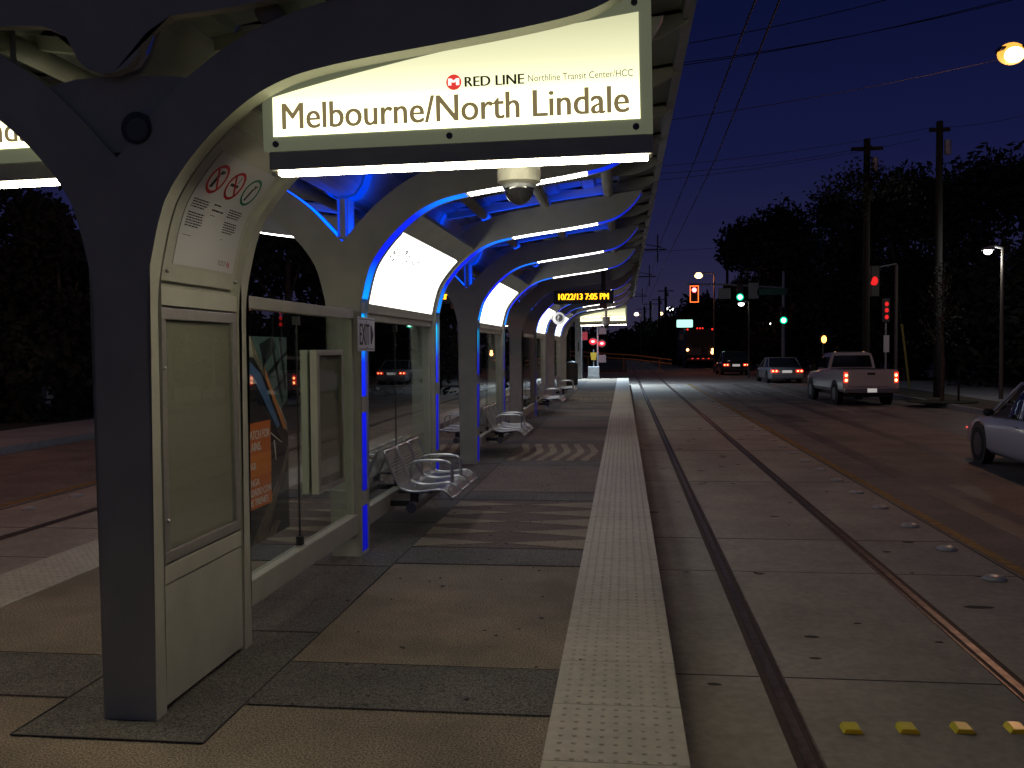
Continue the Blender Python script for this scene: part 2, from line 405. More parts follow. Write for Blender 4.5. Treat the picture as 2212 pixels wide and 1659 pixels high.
for i in range(5): seg((4.2 + i * .42, 40.3), (4.2 + i * .42, 42.6), .14)
seg((4.2, 42.7), (6.0, 42.7), .3); seg((3.7, 51.3), (10.2, 51.3), .45, .005)
for k in range(8): seg((-12 + k * .55, 51.5 + 0), (-12 + k * .55, 49.2), .25)
seg((8.7, 20.6), (10.2, 20.1), .25)
struct('lane_markings', wm, wht)

# ------------------------------------------------------------------ station shelter
inn = [(.127, 1.78), (.127, 1.86), (.129, 1.94), (.137, 2.03), (.155, 2.13), (.204, 2.334), (.245, 2.421), (.349, 2.564), (.471, 2.688), (.588, 2.782), (.679, 2.84), (.775, 2.882), (.865, 2.912), (1.045, 2.948), (1.31, 2.985), (1.66, 3.03), (1.915, 3.07), (2.06, 3.098), (2.14, 3.12), (2.22, 3.155), (2.30, 3.21), (2.37, 3.275), (2.43, 3.35), (2.46, 3.40)]
top = [(2.475, 3.43), (2.26, 3.40), (1.86, 3.345), (1.37, 3.275), (.95, 3.205), (.70, 3.125), (.51, 3.03), (.305, 2.885), (.152, 2.735), (.0, 2.57)]
_c = crom(inn, 4)
for _ in range(10): _c = [_c[0]] + [tuple((_c[i - 1][j] + 2 * _c[i][j] + _c[i + 1][j]) / 4 for j in (0, 1)) for i in range(1, len(_c) - 1)] + [_c[-1]]
INN = [(.127, .0)] + _c; TOP = crom(top, 4)
def profile(dI=0, dT=0):
    I = offset(INN, dI) if dI else INN; T = offset(TOP, dT) if dT else TOP
    I = [(max(u, .02), z) for u, z in I]; I[0] = (I[0][0], 0)
    T = [p for p in T if p[0] > .004]; c = (0, TOP[-1][1] - (.04 if dT else 0))
    right = I + T; return right + [c] + [(-u, z) for u, z in reversed(right)]
shelter = thing('station_shelter', 'long cream arched tram shelter with butterfly canopy and blue lit ribs on the platform', 'shelter', (XC, 0, 0))
W = .235
def arc_between(pts, u0, u1): return [p for p in pts if u0 <= p[0] <= u1]
def mir(pts): return [(-u, z) for u, z in pts]
def make_frame(th, lit, body_mat=cream, name='arch_frame'):
    m = MB()
    if lit is not None:
        P = profile(); Q = profile(.03, .02)
        m.prism(P, 0, .028); m.prism(P, th - .028, th); m.prism(Q, .028, th - .028)
        for a, b in ((0, .03), (.41, .53), (1.18, 1.31), (2.0, 2.09)):
            for s in (1, -1): m.box(min(s * .09, s * .124), max(s * .09, s * .126), .028, th - .028, a, b)
    else: m.prism(profile(), 0, th)
    f = m.build(name, body_mat, shelter)
    if lit:
        off = offset(INN, .002); arch = [p for p in off if p[1] > 2.09]
        lo = [p for p in arch if p[0] < 1.04]; mid = [p for p in arch if 1.0 < p[0] < 2.0]; hi = [p for p in arch if p[0] > 1.95]
        y0, y1 = .030, th - .030
        for s in (1, -1):
            fl = (lambda q: q) if s > 0 else mir
            for a, b in ((.03, .41), (.53, 1.18), (1.31, 2.0)):
                MB().box(min(s * .100, s * .117), max(s * .100, s * .121), y0 + .003, y1 - .003, a + .004, b - .004).build('column_light', blue_l, f)
            q = MB(); q.strip(fl(lo), y0, y1); q.build('arch_light', blue_a, f)
            if lit == 'full':
                q = MB(); q.strip(fl(hi), y0, y1); q.build('tip_light', blue_a, f)
                q = MB(); L = arc_between(crom(off, 3), 1.03, 1.99)
                n = 34
                import bisect
                us = [p[0] for p in L]
                for k in range(n):
                    u = 1.04 + k * (1.97 - 1.04) / (n - 1); j = max(0, min(len(L) - 2, bisect.bisect(us, u) - 1))
                    t = (u - L[j][0]) / max(1e-6, L[j + 1][0] - L[j][0]); z = L[j][1] + t * (L[j + 1][1] - L[j][1])
                    q.box(s * u - .009, s * u + .009, y0 + .01, y1 - .01, z - .006, z + .003)
                q.build('white_light_row', white_l, f)
            # V-shaped crotch light
            tq = [p for p in offset(TOP, .004) if .01 < p[0] < 2.1]
            q = MB(); q.strip(fl(tq), y0, y1); q.build('fork_light', blue_v, f)
    return f
first = make_frame(.10, None)
first.location = (0, 3.96, 0); tag(first, label='nearest arch frame, its unlit face dark against the lit sign')
f1b = make_frame(.10, None); f1b.location = (0, 4.965, 0)
fr = make_frame(W, 'full')
dim = None
for k, y in enumerate(FY):
    if k == 4:
        o = make_frame(W, ''); o.location = (0, y, 0); tag(o, label='arch frame with its strips switched off')
        continue
    o = fr if k == 0 else copy_tree(fr, shelter)
    o.location = (0, y, 0)
for y in (33.3, 34.5):
    o = copy_tree(first, shelter); o.location = (0, y, 0)
    if 'label' in o: del o['label']
# base plates, fork posts, fascia at the near end
for y in [3.96] + FY + [34.5]:
    t = .10 if y in (3.96, 34.5) else W
    MB().box(-.115, .115, y + .01, y + t - .01, -.01, .012).build('base_plate', blackm, shelter)
    if y not in (3.96, 34.5):
        fpost = MB().box(-.045, .045, y + .03, y + t - .03, 2.60, 2.925).build('fork_post', cream, shelter)
        if y != FY[4]:
            MB().box(-.040, -.024, y + .022, y + .0285, 2.62, 2.92).box(.024, .040, y + .022, y + .0285, 2.62, 2.92).build('post_blue_glow', blue_g, fpost)  # glowing strips imitate the blue light falling on the post
            gl_ = MB(); gl_.strip(offset([(-.24, 3.24), (-.20, 3.17), (-.15, 3.03), (-.10, 2.965), (-.04, 2.945), (.04, 2.945), (.10, 2.965), (.15, 3.03), (.20, 3.17), (.24, 3.24)], -.018), y + .03, y + t - .03); gl_.build('gutter_blue_glow', blue_g, fpost)  # glowing ribbon imitates blue light on the gutter's underside
# near end fork plate with round fitting
pl = MB(); pl.prism([(-.36, 2.90), (-.2, 2.935), (.0, 2.945), (.22, 2.935), (.40, 2.91), (.26, 2.80), (.15, 2.70), (.05, 2.60), (-.05, 2.60), (-.15, 2.70), (-.26, 2.80)], 3.985, 4.05)
pl.build('fork_plate', cream, shelter)
c = MB(); c.cyl((.10, 3.955, 2.70), (.10, 4.0, 2.70), .072, seg=28).build('round_fitting', mat('dark_fitting', (.05, .05, .06), .5), shelter)
c = MB(); c.cyl((.11, 3.94, 2.69), (.11, 3.97, 2.69), .05, seg=28).build('fitting_cap', mat('fitting_grey', (.12, .12, .13), .5), shelter)
# roof
YR0, YR1 = 3.90, 34.7
def rz(u): return 3.235 + (u - .25) * (3.585 - 3.235) / (2.615 - .25)
Zg = [(-.24, 3.24), (-.20, 3.17), (-.15, 3.03), (-.10, 2.965), (-.04, 2.945), (.04, 2.945), (.10, 2.965), (.15, 3.03), (.20, 3.17), (.24, 3.24)]
gi = offset(Zg, -.014)
g = MB(); g.prism(Zg + list(reversed([(u * .93, z + .02) for u, z in Zg])), 4.02, YR1); g.build('gutter', cream2, shelter)
fp = MB(); U = [(-.30, 3.15), (-.19, 3.10), (-.14, 3.0), (-.09, 2.95), (-.03, 2.93), (.03, 2.93), (.09, 2.95), (.14, 3.0), (.19, 3.10), (.30, 3.165)]
fp.prism([(-2.3, 3.40), (-1.2, 3.24), (-.6, 3.165)] + U + [(.6, 3.19), (1.2, 3.27), (2.3, 3.43), (2.4, 3.54), (.3, 3.32), (0, 3.30), (-.3, 3.32), (-2.4, 3.54)], 3.90, 3.955)
fp.build('end_fascia', cream, shelter)
step = 3.02 / 3; ys = []; y = FY[0] - 3 * step - step
y = FY[0] + W / 2 - 3 * step
while y < YR1: ys.append(y); y += step
for s in (1, -1):
    for i, y in enumerate([YR0] + ys[:-1] if ys[0] > YR0 else ys[:-1]):
        yn = ys[0] if (i == 0 and ys[0] > YR0) else y + step
        q = MB(); a = .25; n = 6; du = (2.615 - .25) / n
        pts = []
        for k in range(n):                       # trapezoid corrugated sheet
            u0 = a + k * du
            for d, h in ((0, 0), (.30, 0), (.36, .035), (.94, .035)): pts.append((s * (u0 + d * du), rz(u0 + d * du) + h))
        pts.append((s * 2.615, rz(2.615)))
        lo = pts; up = [(u, z + .012) for u, z in reversed(pts)]
        q.prism(lo + up, y + .01, yn - .01); q.build('roof_panel', roofm, shelter)
    for y in ys:
        q = MB(); low = crom([(.27, 3.17), (.8, 3.24), (1.5, 3.35), (2.15, 3.42), (2.35, 3.435), (2.5, 3.475), (2.64, 3.555)], 3)
        q.prism([(s * u, z) for u, z in low] + [(s * 2.64, 3.60), (s * .27, rz(.27) - .002)], y - .018, y + .018); q.build('rafter', cream2, shelter)
    for u in (.70, 1.40, 2.10):
        MB().cyl((s * u, YR0 + .1, rz(u) - .10), (s * u, YR1, rz(u) - .10), .055, seg=16).build('purlin_pipe', cream, shelter, smooth=True)
    q = MB().box(min(s * 2.60, s * 2.66), max(s * 2.60, s * 2.66), YR0, YR1, 3.555, 3.615); q.build('roof_edge', galv, shelter)

# glazed windscreens
XS = .062                                      # local offset of the glass line, toward the right platform
def windscreen(y0, y1, rail_top=True, mid=True):
    f = MB()
    f.box(XS - .045, XS + .045, y0, y1, .20, .36, .008)
    if rail_top: f.box(XS - .035, XS + .035, y0, y1, 1.945, 2.02, .006)
    f.box(XS - .025, XS + .025, y0, y0 + .05, .36, 1.945); f.box(XS - .025, XS + .025, y1 - .05, y1, .36, 1.945)
    o = f.build('windscreen_frame', cream, shelter); ym = y0 + (y1 - y0) * .44
    for a, b in ((y0 + .05, ym - .006), (ym + .006, y1 - .05)):
        MB().box(XS - .005, XS + .005, a, b, .37, 1.94).build('glass_pane', gls, o)
    for z in (.40, 1.90): MB().box(XS - .02, XS + .02, ym - .025, ym + .025, z - .03, z + .03).build('glass_clamp', blackm, o)
    MB().box(XS - .0055, XS + .0055, ym - .005, ym + .005, .43, 1.87).build('glass_seal', blackm, o)
windscreen(5.08, 7.31)
for k in (0, 2, 4, 5, 7): windscreen(FY[k] + W + .004, FY[k + 1] - .004)
# curved poster frames / light boxes following the arch
def curve_at(z0, u1): return [p for p in INN if p[1] >= z0 and p[0] <= u1]
def curved(name, parent, pts, y0, y1, d, th, m):
    A = offset(pts, d); B = offset(pts, d + th); q = MB(); q.prism(A + list(reversed(B)), y0, y1); return q.build(name, m, parent)
arcP = crom(curve_at(2.0, .53), 4)
arcP = [p for p in arcP if p[1] > 2.04]
for k, lab in ((0, 'large glowing white curved map panel above the nearest steel bench'), (2, 'glowing white curved map panel above the second bench'), (5, 'glowing curved map panel beyond the amber time display'), (7, 'smallest glowing curved map panel, at the far end of the shelter')):
    for s in (1, -1):
        t = thing('map_light_box', lab if s > 0 else lab.replace('glowing', 'left-facing glowing').replace('above', 'backing onto the one above'), 'light box', (XC, 0, 0), 0, 'curved map panels lit from behind')
        a, b = FY[k] + W + .004, FY[k + 1] - .004
        ff = (lambda q: q) if s > 0 else mir
        def cv(nm, pts, y0, y1, d, th, m, par=t):
            A = ff(offset(pts, d)); B = ff(offset(pts, d + th)); q = MB(); q.prism(A + list(reversed(B)), y0, y1); return q.build(nm, m, par)
        arc = crom([p for p in INN if 2.0 <= p[1] and p[0] <= .62], 3)
        cv('back_frame', arc, a, b, .05, .05, cream)
        inner = [p for p in arc if 2.08 < p[1] and p[0] < .45]
        cv('light_face', inner, a + .1, b - .1, .025, .02, panel_l)
        lowf = [p for p in arc if p[1] <= 2.085]; hif = [p for p in arc if p[0] >= .445]
        cv('bottom_rail', lowf, a, b, .02, .029, cream); cv('top_rail', hif, a, b, .02, .029, cream)
        cv('side_rail', inner, a, a + .096, .02, .029, cream); cv('side_rail', inner, b - .096, b, .02, .029, cream)
        if s > 0:
            mk = MB()
            rnd = random.Random(3)
            if k == 0:
                for j in range(22):
                    i = int(len(inner) * rnd.uniform(.62, .82)); p = offset(inner, .023)[i]; yy = a + .25 + rnd.random() ** 1.5 * 1.2
                    mk.box(p[0] - .004, p[0] + .004, yy, yy + .022, p[1] - .008, p[1] + .008)
            else:
                for j in range(9):
                    i = int(len(inner) * rnd.uniform(.3, .7)); p = offset(inner, .023)[i]; yy = a + .3 + rnd.random() * 1.6
                    mk.box(p[0] - .003, p[0] + .003, yy, yy + .03, p[1] - .008, p[1] + .008)
            mk.build('map_print', black_p, t)

# ------------------------------------------------------------------ info cabinet at the near end
kx = XC + .127                                # right face of the columns
kc = thing('info_cabinet', 'cream cabinet with an empty glazed notice case between the two nearest arch frames', 'notice cabinet', (kx, 4.06, 0))
def kb(name, m, mb): return mb.build(name, m, kc)
kb('cabinet_body', cream, MB().box(-.245, -.035, .0, .905, .03, 2.02))
kb('lower_panel', cream, MB().box(-.034, -.006, .012, .893, .03, .595, .003))
kb('cabinet_rail', cream, MB().box(-.034, -.004, .012, .893, .603, .69, .003))
kb('cabinet_rail', cream, MB().box(-.034, -.004, .012, .893, 1.915, 2.0, .003))
cf = MB(); y0, y1, z0, z1, tk = .02, .885, .70, 1.905, .055
cf.box(-.034, .0, y0, y1, z0, z0 + tk, .004).box(-.034, .0, y0, y1, z1 - tk, z1, .004).box(-.034, .0, y0, y0 + tk, z0 + tk, z1 - tk, .004).box(-.034, .0, y1 - tk, y1, z0 + tk, z1 - tk, .004)
door = kb('case_door', alu, cf)
MB().box(-.030, -.026, y0 + tk, y1 - tk, z0 + tk, z1 - tk).build('notice_board', board, kc)
MB().box(-.012, -.009, y0 + tk, y1 - tk, z0 + tk, z1 - tk).build('case_glass', gls2, kc)
for z in (1.62, .90): MB().sph((.003, y0 + .025, z), .011, 2).build('lock', steel, door, smooth=True)
# curved rules poster over it
rp_ = thing('rules_poster', 'curved white rules poster with red and green circles above the notice cabinet', 'poster', (XC, 4.06, 0))
arc = crom([p for p in INN if 1.99 <= p[1] and p[0] <= .60], 3)
def cvr(nm, pts, y0, y1, d, th, m, par=rp_):
    q = MB(); q.prism(offset(pts, d) + list(reversed(offset(pts, d + th))), y0, y1); return q.build(nm, m, par)
fr_arc = [p for p in arc if 2.03 < p[1] and p[0] < .50]
cvr('poster_backing', arc, 0, .905, .045, .05, cream)
cvr('poster_frame', fr_arc, .05, .86, .018, .024, cream)
pp_arc = [p for p in fr_arc if p[1] > 2.11 and p[0] < .415]
cvr('poster_sheet', pp_arc, .13, .80, .014, .003, paper)
# arc-length parametrisation of the sheet
SH = offset(pp_arc, .0125); cum = [0]
for a, b in zip(SH, SH[1:]): cum.append(cum[-1] + math.hypot(b[0] - a[0], b[1] - a[1]))
TL = cum[-1]
def on_sheet(y, s, lift=0):                   # s = distance up the sheet
    s = max(0, min(TL - 1e-4, s)); i = max(j for j in range(len(cum)) if cum[j] <= s); i = min(i, len(SH) - 2)
    t = (s - cum[i]) / (cum[i + 1] - cum[i]); d = Vector((SH[i + 1][0] - SH[i][0], SH[i + 1][1] - SH[i][1])).normalized()
    return Vector((SH[i][0] + (SH[i + 1][0] - SH[i][0]) * t + d.y * lift, y, SH[i][1] + (SH[i + 1][1] - SH[i][1]) * t - d.x * lift))
def patch(mb, poly, lift=.001):               # poly in (y, s)
    mb.b.faces.new([mb.b.verts.new(on_sheet(y, s, lift)) for y, s in poly])
def ring(mb, cy, cs, ro, ri, n=28, lift=.001):
    for k in range(n):
        a, b = 2 * math.pi * k / n, 2 * math.pi * (k + 1) / n
        patch(mb, [(cy + ro * math.cos(a), cs + ro * math.sin(a)), (cy + ro * math.cos(b), cs + ro * math.sin(b)), (cy + ri * math.cos(b), cs + ri * math.sin(b)), (cy + ri * math.cos(a), cs + ri * math.sin(a))], lift)
cyc = [.26, .46, .66]; csc = TL - .135
for c_ in cyc[:2]:
    q = MB(); ring(q, c_, csc, .083, .066); patch(q, [(c_ - .055, csc + .048), (c_ - .045, csc + .058), (c_ + .055, csc - .048), (c_ + .045, csc - .058)], .0018); q.build('red_circle', red_p, rp_)
q = MB(); ring(q, cyc[2], csc, .083, .068); q.build('green_circle', green_p, rp_)
q = MB()
c_ = cyc[0]; patch(q, [(c_ - .035, csc - .05), (c_ - .005, csc - .05), (c_ + .005, csc + .02), (c_ - .02, csc + .02)]); patch(q, [(c_ - .01, csc + .02), (c_ + .03, csc + .035), (c_ + .03, csc + .052), (c_ - .01, csc + .045)])
q.build('pictogram', black_p, rp_); q = MB()
c_ = cyc[1]; patch(q, [(c_ - .05, csc - .008), (c_ + .035, csc - .008), (c_ + .035, csc + .008), (c_ - .05, csc + .008)])
for k in range(5): patch(q, [(c_ + .01 + .006 * (k % 2), csc + .014 + k * .008), (c_ + .016 + .006 * (k % 2), csc + .014 + k * .008), (c_ + .018, csc + .024 + k * .008), (c_ + .012, csc + .024 + k * .008)])
q.build('pictogram', black_p, rp_); q = MB()
c_ = cyc[2]; patch(q, [(c_ - .025, csc - .052), (c_ - .008, csc - .055), (c_ + .012, csc + .02), (c_ - .006, csc + .024)]); patch(q, [(c_ + .0, csc + .02), (c_ + .012, csc + .015), (c_ + .035, csc + .045), (c_ + .028, csc + .05)])
patch(q, [(c_ - .002, csc + .032), (c_ + .012, csc + .03), (c_ + .014, csc + .044), (c_, csc + .046)])
q.build('pictogram', black_p, rp_)
rnd = random.Random(5)
def para(x0, x1, s0, lines, dy=.013, h=.006):
    global q
    q = MB()
    for i in range(lines):
        y = x0; xe = x1 - (rnd.random() * .05 if i == lines - 1 else rnd.random() * .015); s = s0 - i * dy
        while y < xe:
            wl = rnd.uniform(.008, .03); patch(q, [(y, s), (min(y + wl, xe), s), (min(y + wl, xe), s + h), (y, s + h)]); y += wl + .004
    q.build('text_block', black_p, rp_)
para(.16, .33, csc - .13, 4); para(.16, .33, csc - .20, 6); para(.16, .30, csc - .31, 1, h=.003)
para(.38, .50, csc - .13, 1, h=.008); para(.38, .51, csc - .16, 1, h=.009); para(.38, .46, csc - .185, 1, h=.003)
para(.56, .72, csc - .13, 4); para(.56, .72, csc - .20, 5); para(.57, .64, csc - .29, 1, h=.003)
# operator logo: small black word and red mark
q = MB()
for k in range(5): patch(q, [(.60 + k * .019, .035), (.604 + k * .019, .035), (.604 + k * .019, .058), (.60 + k * .019, .058)], .001); patch(q, [(.60 + k * .019, .054 - .02 * (k % 2)), (.615 + k * .019, .054 - .02 * (k % 2)), (.615 + k * .019, .058 - .02 * (k % 2)), (.60 + k * .019, .058 - .02 * (k % 2))], .0012)
q.build('logo_word', black_p, rp_)
q = MB(); patch(q, [(.70, .035), (.712, .035), (.722, .058), (.71, .058)]); patch(q, [(.718, .02), (.735, .035), (.74, .058), (.726, .045)]); q.build('logo_mark', red_p, rp_)
for y in (.075, .84): MB().sph(on_sheet(y, -.0) + Vector((.0, 0, -.04)), .010, 2).build('screw', steel, rp_, smooth=True)

# ------------------------------------------------------------------ advert poster and glass-mounted cases
adm = bpy.data.materials.new('advert_print'); adm.use_nodes = True
ad = thing('advert_poster', 'tram safety advert with an orange text block taped behind the first glass screen', 'poster', (XC + XS, 5.13, 0))
AY = .76; Z0, Z1 = .53, 1.785
def adq(name, m, polys, x, th=.0015):
    q = MB()
    for p in polys: q.prism(p, x - th, x, 'X')
    return q.build(name, m, ad)
adq('advert_sheet', mat('advert_base', (.035, .04, .05), .4), [[(0, Z0), (AY, Z0), (AY, Z1), (0, Z1)]], -.008)
xk = -.0065
adq('advert_building', mat('advert_sky', (.20, .30, .32), .4, noise=.2, scale=8), [[(.16, Z1), (AY, Z1), (AY, 1.38), (.60, 1.30), (.45, 1.50)]], xk)
adq('advert_window_bars', mat('advert_bars', (.05, .07, .09), .4), [[(.30, 1.74), (.50, Z1), (.58, 1.72), (.36, 1.60)], [(.5, 1.70), (.53, 1.72), (.68, 1.36), (.65, 1.36)], [(.62, Z1), (.66, Z1), (.74, 1.45), (.71, 1.45)], [(.42, 1.56), (.76, 1.70), (.76, 1.68), (.43, 1.53)], [(.50, 1.44), (.76, 1.55), (.76, 1.53), (.51, 1.42)]], xk + .0015)
adq('advert_roof_trim', mat('advert_trim', (.75, .62, .50), .4, noise=.3, scale=40), [[(0, Z1), (.17, Z1), (.74, 1.16), (.74, 1.22), (.64, 1.32), (.2, 1.66), (0, 1.66)]], xk + .0015)
adq('advert_orange_trim', mat('advert_orange2', (.80, .30, .10), .4), [[(.36, 1.60), (.45, 1.50), (.72, 1.20), (.68, 1.18), (.40, 1.50)]], xk + .003)
adq('advert_tram_nose', mat('advert_blue', (.10, .22, .45), .3), [[(0, 1.66), (.12, 1.64), (.30, 1.56), (.60, 1.22), (.56, 1.20), (.22, 1.50), (0, 1.52)]], xk + .0045)
adq('advert_pale_glow', mat('advert_pale', (.65, .70, .78), .3), [[(0, 1.57), (.10, 1.575), (.2, 1.53), (.24, 1.50), (.1, 1.50), (0, 1.49)]], xk + .006)
adq('advert_tram_front', mat('advert_tram_dark', (.02, .025, .04), .2), [[(0, 1.50), (.10, 1.50), (.24, 1.46), (.56, 1.18), (.66, 1.10), (.74, 1.06), (.62, .90), (.36, .60), (0, .60)]], xk + .0008)
adq('advert_tram_streak', mat('advert_streak', (.75, .74, .66), .3), [[(.42, 1.19), (.64, 1.10), (.64, 1.105), (.42, 1.20)], [(.50, 1.13), (.52, 1.13), (.54, 1.0), (.53, 1.0)]], xk + .002)
adq('advert_ground', mat('advert_ground', (.42, .32, .28), .4, noise=.3, scale=14), [[(.12, Z0), (.36, Z0), (AY, 1.02), (AY, 1.08), (.60, .90)], [(.36, Z0 + .0), (.5, Z0 + .0), (.6, .6), (.5, .62)]], xk + .0015)
adq('advert_orange_block', mat('advert_orange', (.80, .19, .03), .4), [[(0, .745), (.445, .745), (.445, 1.265), (0, 1.265)]], xk + .003)
adq('advert_orange_band', mat('advert_orange_light', (.88, .26, .04), .4), [[(0, .94), (.445, .94), (.445, 1.07), (0, 1.07)]], xk + .0045)
tw = mat('advert_text', (.95, .93, .9), .4)
rt, up = (0, 1, 0), (0, 0, 1)
for s, yl, wd, z, h in (('WATCH FOR', .045, .37, 1.165, .052), ('TRAINS.', .045, .235, 1.095, .052), ('AGIL', .10, .10, .985, .042), ('TENGA', .045, .20, .885, .042), ('CUIDADO CON', .03, .395, .825, .042), ('LOS TRENES.', .045, .345, .765, .042)):
    text('advert_lettering', s, tw, ad, (xk + .006, yl, z), rt, up, width=wd, height=h, ext=.001, bold=.01)
case = thing('glass_mounted_case', 'thin cream poster cases back to back on the first glass screen', 'poster case', (XC + XS, 6.29, 0))
def pcase(s):
    q = MB(); a, b = (.010, .060) if s > 0 else (-.060, -.010)
    q.box(a, b, 0, .028, .68, 1.70).box(a, b, .592, .62, .68, 1.70).box(a, b, .028, .592, 1.665, 1.70).box(a, b, .028, .592, .68, .715)
    f = q.build('case_frame', cream, case)
    o = b if s > 0 else a
    MB().box(o - .012 * s - .001, o - .012 * s + .001, .028, .592, .715, 1.665).build('case_glass', gls2, f)
    m_ = (a + b) / 2 - .01 * s
    MB().box(m_ - .004, m_ + .004, .028, .592, .715, 1.665).build('case_backing', board, f)
    q = MB(); e1, e2 = (o, o + .004 * s) if s > 0 else (o - .004, o)
    q.box(e1, e2, .03, .05, .70, 1.68).box(e1, e2, .572, .592, .70, 1.68).box(e1, e2, .05, .572, 1.66, 1.68).box(e1, e2, .05, .572, .70, .72); q.build('case_trim', alu, f)
pcase(1); pcase(-1)
# EXIT sign on the second column's edge
ex = thing('exit_sign', 'white EXIT sign with a black chevron on the edge of the second column', 'sign', (kx + .012, 7.245, 0))
MB().box(0, .006, 0, .50, 1.685, 1.965, .002).build('sign_plate', white_p, ex)
text('sign_lettering', 'EXIT', black_p, ex, (.007, .045, 1.738), rt, up, width=.28, height=.172, ext=.001, bold=.02)
MB().prism([(.365, 1.90), (.40, 1.90), (.455, 1.823), (.40, 1.745), (.365, 1.745), (.42, 1.823)], .0065, .008, 'X').build('chevron', black_p, ex)
q = MB(); q.box(.0062, .0072, .02, .48, 1.945, 1.951).box(.0062, .0072, .02, .48, 1.70, 1.706); q.build('sign_border', black_p, ex)
for z in (1.93, 1.715): MB().sph((.007, .25, z), .008, 1).build('bolt', galv, ex)
MB().cyl((-.012, .2, 1.82), (.001, .2, 1.82), .02).build('bracket', galv, ex)

# ------------------------------------------------------------------ illuminated station name signs
sgn_face = zgrad('name_sign_backlight', [(2.60, (4.6, 4.5, 2.6)), (2.72, (3.0, 2.95, 1.7)), (2.84, (1.5, 1.48, .85)), (2.94, (.98, .96, .60)), (3.08, (.70, .70, .42)), (3.25, (.52, .54, .33))])
sgn_marg = emis('name_sign_margin', (.75, .80, .50), .12, (.22, .25, .18))  # weak emission stands for light bleeding out of the lit face
txtm = emis('name_sign_letters', (.5, .38, .18), .42, (.05, .04, .02))
txtd = emis('name_sign_black', (.1, .09, .06), .2, (.02, .02, .02))
txts = emis('name_sign_small', (.5, .5, .4), .18, (.06, .06, .06))
redm = emis('name_sign_red', (1, .06, .05), .75, (.4, .02, .02))
whm = emis('name_sign_white', (1, 1, .9), 1.1, (.8, .8, .8))
def inz(u):
    a = abs(u)
    for p, q2 in zip(INN, INN[1:]):
        if p[0] <= a <= q2[0] and q2[0] > p[0]: return p[1] + (q2[1] - p[1]) * (a - p[0]) / (q2[0] - p[0])
    return 3.4
def name_sign(Y, s, label, front=True):
    t = thing('station_name_sign', label, 'sign', (XC, Y, 0), 0, 'illuminated station name signs')
    ua, ub = .64, 2.392
    us = [ua + (ub - ua) * k / 16 for k in range(17)]
    def topz(u): return min(inz(min(u, 2.2)) + .05, 3.19)
    poly = [(s * ua, 2.595), (s * ub, 2.595)] + [(s * u, topz(u)) for u in reversed(us)]
    yf = 0 if front else .10
    d = -1 if front else 1
    MB().prism(poly, yf, yf - d * .012).build('sign_margin', sgn_marg, t)
    MB().prism([(s * (ua + .02), 2.6), (s * (ub - .02), 2.6)] + [(s * u, topz(u) - .02) for u in reversed(us[1:-1])], .014, .087).build('sign_housing', cream2, t)
    la, lb = .69, 2.338; vs = [la + (lb - la) * k / 16 for k in range(17)]
    lit = [(s * la, 2.66), (s * lb, 2.66)] + [(s * u, 2.835 + (3.115 - 2.835) * ((u - la) / (lb - la)) ** .93 + .02 * math.sin(math.pi * (u - la) / (lb - la))) for u in reversed(vs)]
    MB().prism(lit, yf + d * .001, yf + d * .003).build('lit_face', sgn_face, t)
    MB().prism(lit, .101, .103).build('lit_face', emis('sign_back_face', (1, .97, .7), .8), t)
    tilt = R(-.7) if s > 0 else R(.7)
    t.rotation_euler = (0, tilt, 0); t.location.x += -2.6 * math.sin(tilt)
    MB().prism(poly, .089, .1005).build('sign_margin', sgn_marg, t)
    MB().box(min(s * .665, s * 2.392), max(s * .665, s * 2.392), .0, .10, 2.51, 2.592, .004).build('lamp_box', cream, t)
    tube = MB().box(min(s * .70, s * 2.37), max(s * .70, s * 2.37), .02, .08, 2.492, 2.508).build('lamp_tube', white_t, t)
    MB().box(min(s * .67, s * .70), max(s * .67, s * .70), .02, .08, 2.49, 2.508).build('tube_cap', cream, tube); MB().box(min(s * 2.37, s * 2.385), max(s * 2.37, s * 2.385), .02, .08, 2.49, 2.508).build('tube_cap', cream, tube)
    for u in (.70, 1.50, 2.32):
        for zb in (2.625, topz(u) - .035): MB().disc((s * u, yf + d * .005, zb), .0145, 'Y', 16, .008).build('bolt', mat('bolt_dark', (.10, .09, .12), .4), t)
    if front:
        X0 = la if s > 0 else -lb
        def tx(st, m, u, z, wd, h, b=0): text('sign_lettering', st, m, t, (X0 + u, yf - .004, z), (1, 0, 0), (0, 0, 1), width=wd, height=h, ext=.0005, bold=b)
        tx('Melbourne/North Lindale', txtm, .045, 2.688, 1.555, .118, .012)
        tx('RED LINE', txtd, .885, 2.835, .262, .043, .02)
        tx('Northline Transit Center/HCC', txts, 1.165, 2.842, .455, .030)
        MB().disc((X0 + .835, yf - .004, 2.858), .034, 'Y', 32, .003).build('line_badge', redm, t)
        text('badge_letter', 'M', whm, t, (X0 + .814, yf - .0065, 2.844), (1, 0, 0), (0, 0, 1), width=.042, height=.030, ext=.0005, bold=.04)
    else:
        pass
    for u in (.95, 1.9): MB().cyl((s * u, .05, topz(u) - .03), (s * u, .05, rz(u) - .06), .014).build('hanger', galv, t)
    return t
name_sign(4.085, 1, 'glowing station name sign reading Melbourne/North Lindale over the right platform')
ls = name_sign(4.085, -1, 'glowing station name sign cut off by the left picture edge behind the left arch arm'); ls.rotation_euler = (0, R(-1.2), 0); ls.location = (XC + .354 + 2.6 * math.sin(R(1.2)), 4.085, .02)
name_sign(34.35, 1, 'small glowing tapered name sign at the far end of the shelter', True)
name_sign(34.35, -1, 'far name sign on the left platform side, mostly hidden behind the columns', True)

